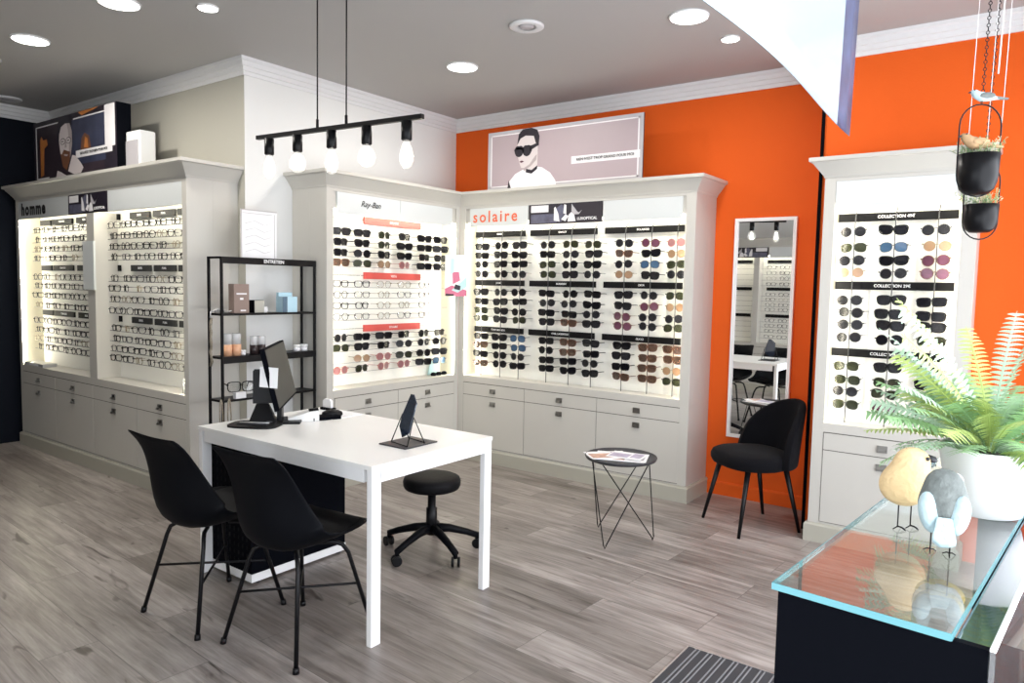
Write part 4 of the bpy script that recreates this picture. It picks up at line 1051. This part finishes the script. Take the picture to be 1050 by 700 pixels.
def vent(x, y, r, lab):
    t = thing('ceiling_vent', lab, 'vent', (x, y, H - .016))
    bm = bmesh.new(); add_lathe(bm, [(r * .55, .004), (r * .9, 0), (r, .006), (r, .015), (r * .5, .015)], n=36); obj('rim', bm, 'cornice', t)
    bm = bmesh.new(); add_lathe(bm, [(0, .002), (r * .35, .002), (r * .42, .006), (r * .42, .012), (0, .012)], n=36); obj('cone', bm, 'pgrey', t)
vent(-2.438, 3.397, .098, 'round ceiling vent between the two wide downlights'); vent(-6.97, 2.42, .10, 'round ceiling spot over the far end of the homme cabinet'); vent(-5.83, 1.90, .09, 'grey round ceiling vent at the left edge')

# ------------------------------------------------------------------ glass counter, right foreground
CT = 1.172; K = .5128
O = Vector((-.392 * K, 1.395 * K, 0)); RZ = math.radians(-5.0)
t = thing('glass_counter', 'black display counter with glass top in the right foreground', 'counter', O, RZ)
gw, gl = .154, .80; g2 = .182
bm = bmesh.new(); add_box(bm, .001, gw, 0.0, gl, CT - .006, CT); obj('glass_top', bm, 'counterglass', t)
for a in ((0, gw, -.001, 0), (gw, gw + .001, 0, gl), (-.0002, .0008, 0, gl)):
    bm = bmesh.new(); add_box(bm, *a, CT - .0068, CT - .0002); obj('glass_edge', bm, 'teal', t)
bm = bmesh.new(); add_box(bm, .005, g2 - .001, .004, .012, 0, CT - .0072); obj('front_panel', bm, 'blackm', t)
bm = bmesh.new(); add_box(bm, .006, g2 - .001, .012, gl - .02, .10, .12); obj('plinth_board', bm, 'blackm', t)
bm = bmesh.new(); add_box(bm, .062, g2 - .001, .10, gl - .02, .90, .906); obj('inner_shelf', bm, 'blackm', t)
bm = bmesh.new(); add_box(bm, .062, g2 - .001, gl - .03, gl - .018, 0, CT - .0072); obj('rear_panel', bm, 'blackm', t)
bm = bmesh.new(); add_box(bm, gw + .002, g2 - .001, .012, gl - .03, CT - .016, CT - .008); obj('side_ledge', bm, 'darkmirror', t)
bm = bmesh.new(); add_box(bm, g2, g2 + .004, .002, gl, .60, CT - .004); obj('side_pane', bm, 'counterglass', t)
bm = bmesh.new(); add_box(bm, g2 - .0002, g2 + .0042, .001, gl, CT - .0065, CT - .004); obj('pane_edge', bm, 'whitem', t)
bm = bmesh.new(); add_box(bm, g2 + .014, .40, .06, gl, .95, .956); obj('lower_glass_shelf', bm, 'counterglass', t)
bm = bmesh.new(); add_box(bm, g2 + .005, .42, .02, gl, 0, .85); obj('lower_cabinet', bm, 'blackm', t)

# ------------------------------------------------------------------ door mat
t = thing('entrance_mat', 'dark ribbed entrance mat with metal edging on the floor', 'mat', (-.70, 2.30, 0))
mx0, mx1, my0, my1 = -.386, .30, -.75, .437
bm = bmesh.new(); add_box(bm, mx0, mx1, my0, my1, .001, .008); obj('carpet', bm, 'mat', t)
bm = bmesh.new()
for a in ((mx0 - .006, mx0, my0, my1), (mx1, mx1 + .006, my0, my1), (mx0, mx1, my1, my1 + .004), (mx0, mx1, my0 - .004, my0)): add_box(bm, *a, 0, .010)
obj('metal_edging', bm, 'alu', t)
bm = bmesh.new(); k = 0; x = mx0 + .03
while x < mx1 - .02:
    add_box(bm, x, x + .005, my0 + .004, my1 - .004, .006, .0105); x += .036 if k % 2 else .016; k += 1
obj('ribs', bm, 'ribl', t)

# ------------------------------------------------------------------ birds
def ball(bm, c, r, mi=0, n=16, m=12, fn=None):
    rings = []
    for i in range(m + 1):
        ph = PI * i / m; row = []
        for k in range(n):
            th = 2 * PI * k / n; d = Vector((math.sin(ph) * math.cos(th), math.sin(ph) * math.sin(th), math.cos(ph)))
            p = Vector((c[0] + r[0] * d.x, c[1] + r[1] * d.y, c[2] + r[2] * d.z))
            if fn: p = fn(p, d)
            row.append(bm.verts.new(p))
        rings.append(row)
    for A, B in zip(rings[:-1], rings[1:]):
        for k in range(n):
            f = bm.faces.new((A[k], B[k], B[(k + 1) % n], A[(k + 1) % n])); f.smooth = True; f.material_index = mi
def bird_body(name, mats, prof, t):
    """prof: list of (z, forward shift, radius fore-aft, radius sideways); local +x = beak side"""
    bm = bmesh.new(); rings = []; n = 24
    for (cz, cx, rx_, ry) in prof:
        rings.append([bm.verts.new((cx + rx_ * math.cos(2 * PI * k / n), ry * math.sin(2 * PI * k / n), cz)) for k in range(n)])
    for A, B in zip(rings[:-1], rings[1:]):
        for k in range(n): bm.faces.new((A[k], A[(k + 1) % n], B[(k + 1) % n], B[k])).smooth = True
    bm.faces.new(rings[0]); bm.faces.new(list(reversed(rings[-1])))
    o = obj(name, bm, mats, t); md = o.modifiers.new('u', 'SUBSURF'); md.levels = 1; md.render_levels = 2
    return o
def bird_spine(name, mats, prof, t):
    """prof: (x, z, radius across, radius sideways) stations from tail to beak"""
    bm = bmesh.new(); rings = []; n = 14
    for i, (cx, cz, r, ry) in enumerate(prof):
        a = Vector((prof[min(i + 1, len(prof) - 1)][0] - prof[max(i - 1, 0)][0], prof[min(i + 1, len(prof) - 1)][1] - prof[max(i - 1, 0)][1])).normalized()
        rings.append([bm.verts.new((cx - a.y * r * math.cos(2 * PI * k / n), ry * math.sin(2 * PI * k / n), cz + a.x * r * math.cos(2 * PI * k / n))) for k in range(n)])
    for A, B in zip(rings[:-1], rings[1:]):
        for k in range(n): bm.faces.new((A[k], A[(k + 1) % n], B[(k + 1) % n], B[k])).smooth = True
    bm.faces.new(rings[0]); bm.faces.new(list(reversed(rings[-1])))
    return obj(name, bm, mats, t)
def bird_leg(t, x, y, ztop, spread=.016):
    bm = bmesh.new()
    add_tube(bm, [(x, y, ztop), (x, y, .006)], .0016, 6)
    for a in (-.7, 0, .7): add_tube(bm, [(x, y, .008), (x + spread * .55 * math.cos(a), y + spread * .55 * math.sin(a), .007), (x + spread * 1.2 * math.cos(a), y + spread * 1.2 * math.sin(a), .0012)], .0014, 5)
    add_tube(bm, [(x, y, .008), (x - spread * .7, y, .0012)], .0014, 5)
    obj('leg', bm, 'black', t)
# yellow bird, beak to the picture's right
BR = YAW                                     # facing along the picture's horizontal
t = thing('bird_figurine', 'pale yellow bird figurine with wire legs on the glass counter', 'figurine', (-.240 * K, 1.915 * K, CT), BR); t.scale = (K * .95, K * .95, K * .98)
prof = [(.060, -.006, .010, .010), (.064, -.006, .026, .026), (.076, -.006, .046, .044), (.095, -.005, .058, .054), (.115, -.003, .061, .057), (.133, .000, .058, .054), (.148, .004, .050, .047), (.160, .008, .044, .041), (.175, .011, .041, .038), (.188, .012, .034, .032), (.197, .012, .022, .021), (.201, .012, .008, .008)]
body = bird_body('body', 'birdy', prof, t)
bm = bmesh.new(); add_tube(bm, [(.048, -.004, .176), (.062, -.006, .174), (.069, -.006, .170)], [.010, .008, .003], 10); obj('beak', bm, 'beak', t)
for s in (-1, 1):
    bm = bmesh.new(); ball(bm, (.030, s * .0335, .181), (.0048, .0048, .0048), n=10, m=8); obj('eye', bm, 'beak', t)
bird_leg(t, -.018, -.004, .075); bird_leg(t, .018, .004, .075)
# grey bird seen from behind: faces away to the right
t = thing('bird_figurine', 'grey bird figurine with pale blue wings and yellow belly, turned away', 'figurine', (-.150 * K, 1.775 * K, CT), BR + math.radians(62)); t.scale = (K * .96, K * .96, K * 1.0)
prof = [(z + .018, x, p, q) for z, x, p, q in ((.046, -.006, .010, .010), (.052, -.006, .026, .027), (.066, -.006, .042, .044), (.084, -.004, .050, .052), (.102, .000, .049, .051), (.118, .006, .044, .046), (.132, .012, .038, .041), (.146, .016, .034, .037), (.157, .018, .026, .028), (.164, .018, .014, .015), (.166, .018, .005, .005))]
body = bird_body('body', 'birdg', prof, t)
bm = bmesh.new(); ball(bm, (.012, -.004, .092), (.044, .050, .032)); obj('belly', bm, 'birdl', t)
for s in (-1, 1):
    bm = bmesh.new(); ball(bm, (-.026, s * .034, .104), (.028, .022, .036), fn=lambda p, d: p + Vector((-.004 * (1 - d.z), -s * .006 * (1 - d.z), -.006 * (1 - d.z)))); obj('wing', bm, 'birdb', t)
bm = bmesh.new(); add_prism(bm, [(-.012, .0), (.012, .0), (.018, -.045), (.006, -.054), (-.008, -.052), (-.019, -.046)], lambda u, v, w: (-.052 + v * .45 - w * .6, u * 1.25, .088 + v * .95 + w), .010); obj('tail', bm, 'birdb', t, bevel=.003)
bm = bmesh.new(); ball(bm, (.036, -.020, .158), (.015, .018, .017)); obj('cheek', bm, 'pwhite', t)
for s in (-1, 1):
    bm = bmesh.new(); ball(bm, (.044, s * .030 - .002, .159), (.0042, .0042, .0042), n=8, m=6); obj('eye', bm, 'beak', t)
bm = bmesh.new(); add_tube(bm, [(.046, 0, .160), (.068, 0, .156)], [.008, .002], 8); obj('beak', bm, 'beak', t)
bird_leg(t, -.002, -.017, .075); bird_leg(t, .006, .020, .075)

# ------------------------------------------------------------------ fern in white pot
PC = Vector((-.094 * K, 2.205 * K, CT))
t = thing('potted_fern', 'large bushy artificial fern in a white pot on the glass counter', 'plant', PC); t.scale = (K, K, K)
bm = bmesh.new(); add_lathe(bm, [(0, 0), (.072, 0), (.080, .004), (.092, .055), (.104, .112), (.113, .169), (.112, .172), (.106, .171), (.098, .14), (.0, .14)], n=48); obj('pot', bm, 'potw', t)
bm = bmesh.new(); add_lathe(bm, [(0, .160), (.05, .162), (.103, .154), (.103, .142), (0, .142)], n=30); obj('soil', bm, 'soil', t)
def frond(base, az, length, rise, droop, width, m, pairs=20, twist=0.0):
    """arching rachis with toothed pinnae"""
    d = Vector((math.cos(az), math.sin(az), 0)); pts = []
    for k in range(pairs + 4):
        s = k / (pairs + 3)
        r = length * s * math.cos(rise * (1 - .3 * s)); z = length * math.sin(rise) * s - droop * s * s * length
        pts.append(base + d * r + Vector((0, 0, z)))
    bm = bmesh.new(); add_tube(bm, pts, [.0022 * (1 - .7 * i / len(pts)) for i in range(len(pts))], 4)
    side0 = d.cross(Vector((0, 0, 1))).normalized()
    for k in range(3, len(pts) - 1):
        s = k / (len(pts) - 1); tg = (pts[k + 1] - pts[k - 1]).normalized(); side = (side0 * math.cos(twist) + side0.cross(tg) * math.sin(twist)).normalized()
        nrm = side.cross(tg).normalized(); w = width * math.sin(PI * min(1, .12 + .95 * (1 - s) ** .75)) ** .8 * (1.0 if s > .15 else .7)
        for sg in (-1, 1):
            a = pts[k]; dr = (side * sg + tg * .38).normalized(); up = nrm * random.uniform(-.1, .15)
            wd = length / len(pts) * .62; nT = 6
            prev = None
            # serrated pinna: alternating wide / narrow stations
            top = []; bot = []
            for j in range(nT * 2 + 1):
                q = j / (nT * 2); e = wd * (1 - q) ** .6 * (1.0 if j % 2 else .62)
                c = a + dr * w * q - Vector((0, 0, w * .25 * q * q)) + up * w * q
                top.append(bm.verts.new(c + tg * e)); bot.append(bm.verts.new(c - tg * e * .9))
            for j in range(nT * 2):
                bm.faces.new((top[j], top[j + 1], bot[j + 1], bot[j]))
    return obj('frond', bm, m, t, smooth_fix=False)
rng = random.Random(11)
nF = 74
for i in range(nF):
    az = 2 * PI * i / nF * 5.0 + rng.uniform(-.3, .3)
    lay = i / nF
    rise = math.radians(18 + 58 * lay + rng.uniform(-8, 8))
    ln = rng.uniform(.18, .27) * (1.0 + .25 * math.sin(PI * lay))
    base = Vector((.045 * math.cos(az) * (1 - lay), .045 * math.sin(az) * (1 - lay), .158))
    frond(base, az, ln, rise, rng.uniform(.28, .5) * (1 - .45 * lay), rng.uniform(.036, .050), rng.choice(('fern1', 'fern2', 'fern2', 'fern3', 'fern1')), twist=rng.uniform(-.5, .5))
# tall fronds that stand out in front of the orange wall and the cabinet
for az, ln, rise, dr, tw in ((YAW + 1.57 + .55, .43, 1.28, .06, .0), (YAW + 1.57 - .75, .41, 1.25, .08, .0), (YAW + 1.57 - .2, .34, 1.35, .06, .1), (YAW + 1.57 + 1.1, .38, 1.12, .10, .1), (YAW - 1.2, .30, 1.15, .2, .0), (YAW - 1.9, .28, 1.05, .25, .0), (YAW + PI * .93, .40, 1.36, .08, .9), (YAW + PI, .36, 1.18, .10, .7), (YAW + .5, .33, 1.40, .05, .7), (YAW + PI, .34, 1.00, .12, -.5), (YAW + PI + .2, .33, .80, .18, .4), (YAW + PI - .25, .31, .42, .30, .0), (YAW + 2.6, .32, 1.1, .1, .8), (YAW + .1, .32, .95, .15, .5), (YAW + PI + .9, .27, .9, .2, .4)):
    frond(Vector((0, 0, .160)), az, ln, rise, dr, .036, rng.choice(('fern2', 'fern2', 'fern3')), pairs=26, twist=tw)

# ------------------------------------------------------------------ hanging planters
def planter(label, loc, r, rimz, botz, rz0, rz1, group):
    t = thing('hanging_planter', label, 'planter', loc, YAW, group)
    h = rimz - botz
    bm = bmesh.new(); add_lathe(bm, [(0, botz), (r * .55, botz), (r * .80, botz + h * .12), (r * .95, botz + h * .38), (r, rimz), (r * .95, rimz), (r * .9, botz + h * .5), (0, botz + h * .7)], n=36); obj('pot', bm, 'black', t)
    w = r * 1.10; pts = []
    for k in range(13): a = PI - PI * k / 12; pts.append((w * math.cos(a), 0, rz1 - w + w * math.sin(a)))
    for k in range(13): a = -PI * k / 12; pts.append((w * math.cos(a), 0, rz0 + w + w * math.sin(a)))
    bm = bmesh.new(); add_tube(bm, pts, .0026, 8, closed=True); obj('wire_hoop', bm, 'black', t)
    rg = random.Random(int(rimz * 1000)); bm = bmesh.new()
    for i in range(70):
        a = rg.uniform(0, 2 * PI); q = r * .8 * rg.random() ** .5; b = Vector((q * math.cos(a), q * math.sin(a), rimz - .01))
        tip = b + Vector((rg.uniform(-.03, .03) + .25 * b.x, rg.uniform(-.03, .03) + .25 * b.y, rg.uniform(.025, .07)))
        mi = 0 if rg.random() < .7 else 1
        add_tube(bm, [b, tip], .0008, 3, mi=mi, cap=False)
        for j in range(6):
            c = b.lerp(tip, .3 + .12 * j); s1 = Vector((rg.uniform(-1, 1), rg.uniform(-1, 1), rg.uniform(0, .8))).normalized() * rg.uniform(.008, .014); s2 = s1.cross(Vector((0, 0, 1))).normalized() * .0028
            f = bm.faces.new([bm.verts.new(p) for p in (c, c + s1 * .5 + s2, c + s1, c + s1 * .5 - s2)]); f.material_index = mi
    obj('foliage', bm, ['sprig', 'sprigp'], t, smooth_fix=False)['kind'] = 'stuff'
    return t
P1 = (-.2190, 3.0, 0); P2 = (-.2190, 3.25, 0)
p1 = planter('upper black hanging pot in a wire hoop, tan bird inside', P1, .0655, 1.943, 1.808, 1.800, 2.113, 'black hanging planters')
p2 = planter('lower black hanging pot in a wire hoop, behind the upper one', P2, .060, 1.797, 1.694, 1.668, 1.952, 'black hanging planters')
def chain(name, lab, pts, r, m, link=.012):
    bm = bmesh.new()
    a, b = Vector(pts[0]), Vector(pts[1]); n = int((b - a).length / link)
    for k in range(n):
        c = a.lerp(b, (k + .5) / n); d = (b - a).normalized() * link * .62
        s = Vector((1, 0, 0)) if k % 2 else Vector((0, 1, 0))
        add_tube(bm, [c - d, c - d * .3 + s * r * 1.8, c + d * .3 + s * r * 1.8, c + d, c + d * .3 - s * r * 1.8, c - d * .3 - s * r * 1.8], r * .55, 4, closed=True)
    return tag(obj(name, bm, m), lab, 'chain')
chain('hanging_chain', 'black chain holding the upper hanging pot, left of the two', ((P1[0], P1[1], 2.115), (P1[0] + .012, P1[1], H)), .0026, 'black')
chain('hanging_chain', 'black chain holding the lower hanging pot, right of the two', ((P2[0] + .004, P2[1], 1.955), (P2[0] + .024, P2[1], H)), .0026, 'black')
for k, (x, zb) in enumerate(((-.262, 1.98), (-.205, 1.99), (-.165, 2.02), (-.185, 2.24))):
    bm = bmesh.new(); add_tube(bm, [(x, 3.12, zb), (x + .012, 3.12, H)], .0011 if k < 3 else .0026, 5)
    tag(obj('nylon_line', bm, 'whitem'), ['thin clear thread at the left of the hanging planters', 'thin clear thread behind the black planter chains', 'thin clear thread at the right of the hanging planters', 'thick white cord ending above the small parakeet'][k], 'cord', 'threads above the hanging planters')
# small perched birds
def small_bird(lab, loc, rz, mb, mt, s=1.0):
    t = thing('bird_ornament', lab, 'figurine', loc, rz); t.scale = (s, s, s)
    pr = [(-.050, .010, .003, .004), (-.034, .012, .007, .008), (-.015, .014, .013, .013), (.004, .016, .016, .015), (.018, .022, .013, .013), (.028, .030, .011, .011), (.036, .033, .006, .006), (.039, .033, .002, .002)]
    bird_spine('body', mb, pr, t)
    bm = bmesh.new(); add_prism(bm, [(-.075, .006), (-.03, .008), (-.03, .018), (-.075, .010)], lambda u, v, w: (u, w - .006, v), .012); obj('tail', bm, mt, t)
    for q in (-1, 1):
        bm = bmesh.new(); ball(bm, (-.008, q * .012, .018), (.024, .005, .010)); obj('wing', bm, mt, t)
    bm = bmesh.new(); add_tube(bm, [(.036, 0, .032), (.046, 0, .029)], [.004, .001], 8); obj('beak', bm, 'beak', t)
    for q in (-1, 1):
        bm = bmesh.new(); ball(bm, (.030, q * .009, .036), (.002, .002, .002), n=8, m=6); obj('eye', bm, 'beak', t)
    bm = bmesh.new()
    for q in (-1, 1): add_tube(bm, [(.004, q * .005, .004), (.004, q * .005, -.004)], .001, 4)
    obj('leg', bm, 'beak', t)
small_bird('small blue-grey parakeet ornament perched on the upper planter hoop', (P1[0] + .002, P1[1] - .0, 2.121), YAW + PI - .15, 'birdb', 'birdg', 1.05)
small_bird('small tan bird ornament nestled in the upper hanging pot', (P1[0] - .010, P1[1] - .040, 1.955), YAW + PI + .1, 'birdt', 'birdt', 1.35)

# ------------------------------------------------------------------ hanging poster near the window
t = thing('hanging_poster', 'large glossy white poster hanging at the top right', 'poster', (-.416, 1.52, 1.86))
bm = bmesh.new(); ny, nz_ = 24, 14; rows = []
for j in range(nz_ + 1):
    row = []
    for k in range(ny + 1):
        v = k / ny; y = -.62 + 1.10 * v; w = j / nz_; z = .86 * w
        x = .010 * math.sin(1.6 * v * PI) * (1 - w) ** 2
        z2 = z + (1 - w) ** 3 * (.006 * math.sin(v * PI * 1.2) - .004 * v)
        row.append(bm.verts.new((x, y, z2)))
    rows.append(row)
for A, B in zip(rows[:-1], rows[1:]):
    for k in range(ny):
        f = bm.faces.new((A[k], A[k + 1], B[k + 1], B[k])); f.smooth = True; f.material_index = 1 if k >= ny - 3 else 0
obj('sheet', bm, ['poster', 'posterd'], t, solid=.0015)
bm = bmesh.new(); add_tube(bm, [(0, -.62, .862), (0, .48, .862)], .008, 10); obj('top_rail', bm, 'alu', t)
bm = bmesh.new()
for y in (-.5, .36): add_tube(bm, [(0, y, .87), (0, y, H - 1.86 - .001)], .0012, 5)
obj('hanging_wire', bm, 'whitem', t)

# ------------------------------------------------------------------ light
w = bpy.data.worlds.new('world'); S.world = w; w.use_nodes = True
bg = w.node_tree.nodes['Background']; bg.inputs[0].default_value = (0.80, 0.90, 1.0, 1); bg.inputs[1].default_value = 1.6
def area(name, loc, rot, sx1, sy1, e, col):
    l = bpy.data.lights.new(name, 'AREA'); l.shape = 'RECTANGLE'; l.size = sx1; l.size_y = sy1; l.energy = e; l.color = col
    o = bpy.data.objects.new(name, l); COL.objects.link(o); o.location = loc; o.rotation_euler = rot; return o
area('daylight_window', (XR + .35, 1.85, 1.5), (0, math.radians(90), 0), 2.7, 4.8, 175, (0.94, 0.955, 1.0))
area('daylight_entrance', (-.68, YB - .35, 1.3), (math.radians(90), 0, 0), 2.0, 2.4, 48, (0.95, 0.97, 1.0))
for i, (x, y) in enumerate(((-5.134, 1.913), (-4.047, 1.933), (-3.239, 3.784), (-1.63, 3.757))):
    l = bpy.data.lights.new('downlight_lamp', 'AREA'); l.shape = 'DISK'; l.size = .18; l.energy = 14; l.color = (1, .95, .88)
    o = bpy.data.objects.new('downlight_lamp', l); COL.objects.link(o); o.location = (x, y, H - .02)

S.view_settings.view_transform = 'Standard'; S.view_settings.look = 'None'; S.view_settings.gamma = 1; S.view_settings.exposure = 0.10
S.view_settings.use_curve_mapping = False
for p in PROTO_SUN + PROTO_OPT + PROTO_OPTN:
    if not p[2]:
        for ch in list(p[0].children): bpy.data.objects.remove(ch)
        bpy.data.objects.remove(p[0])
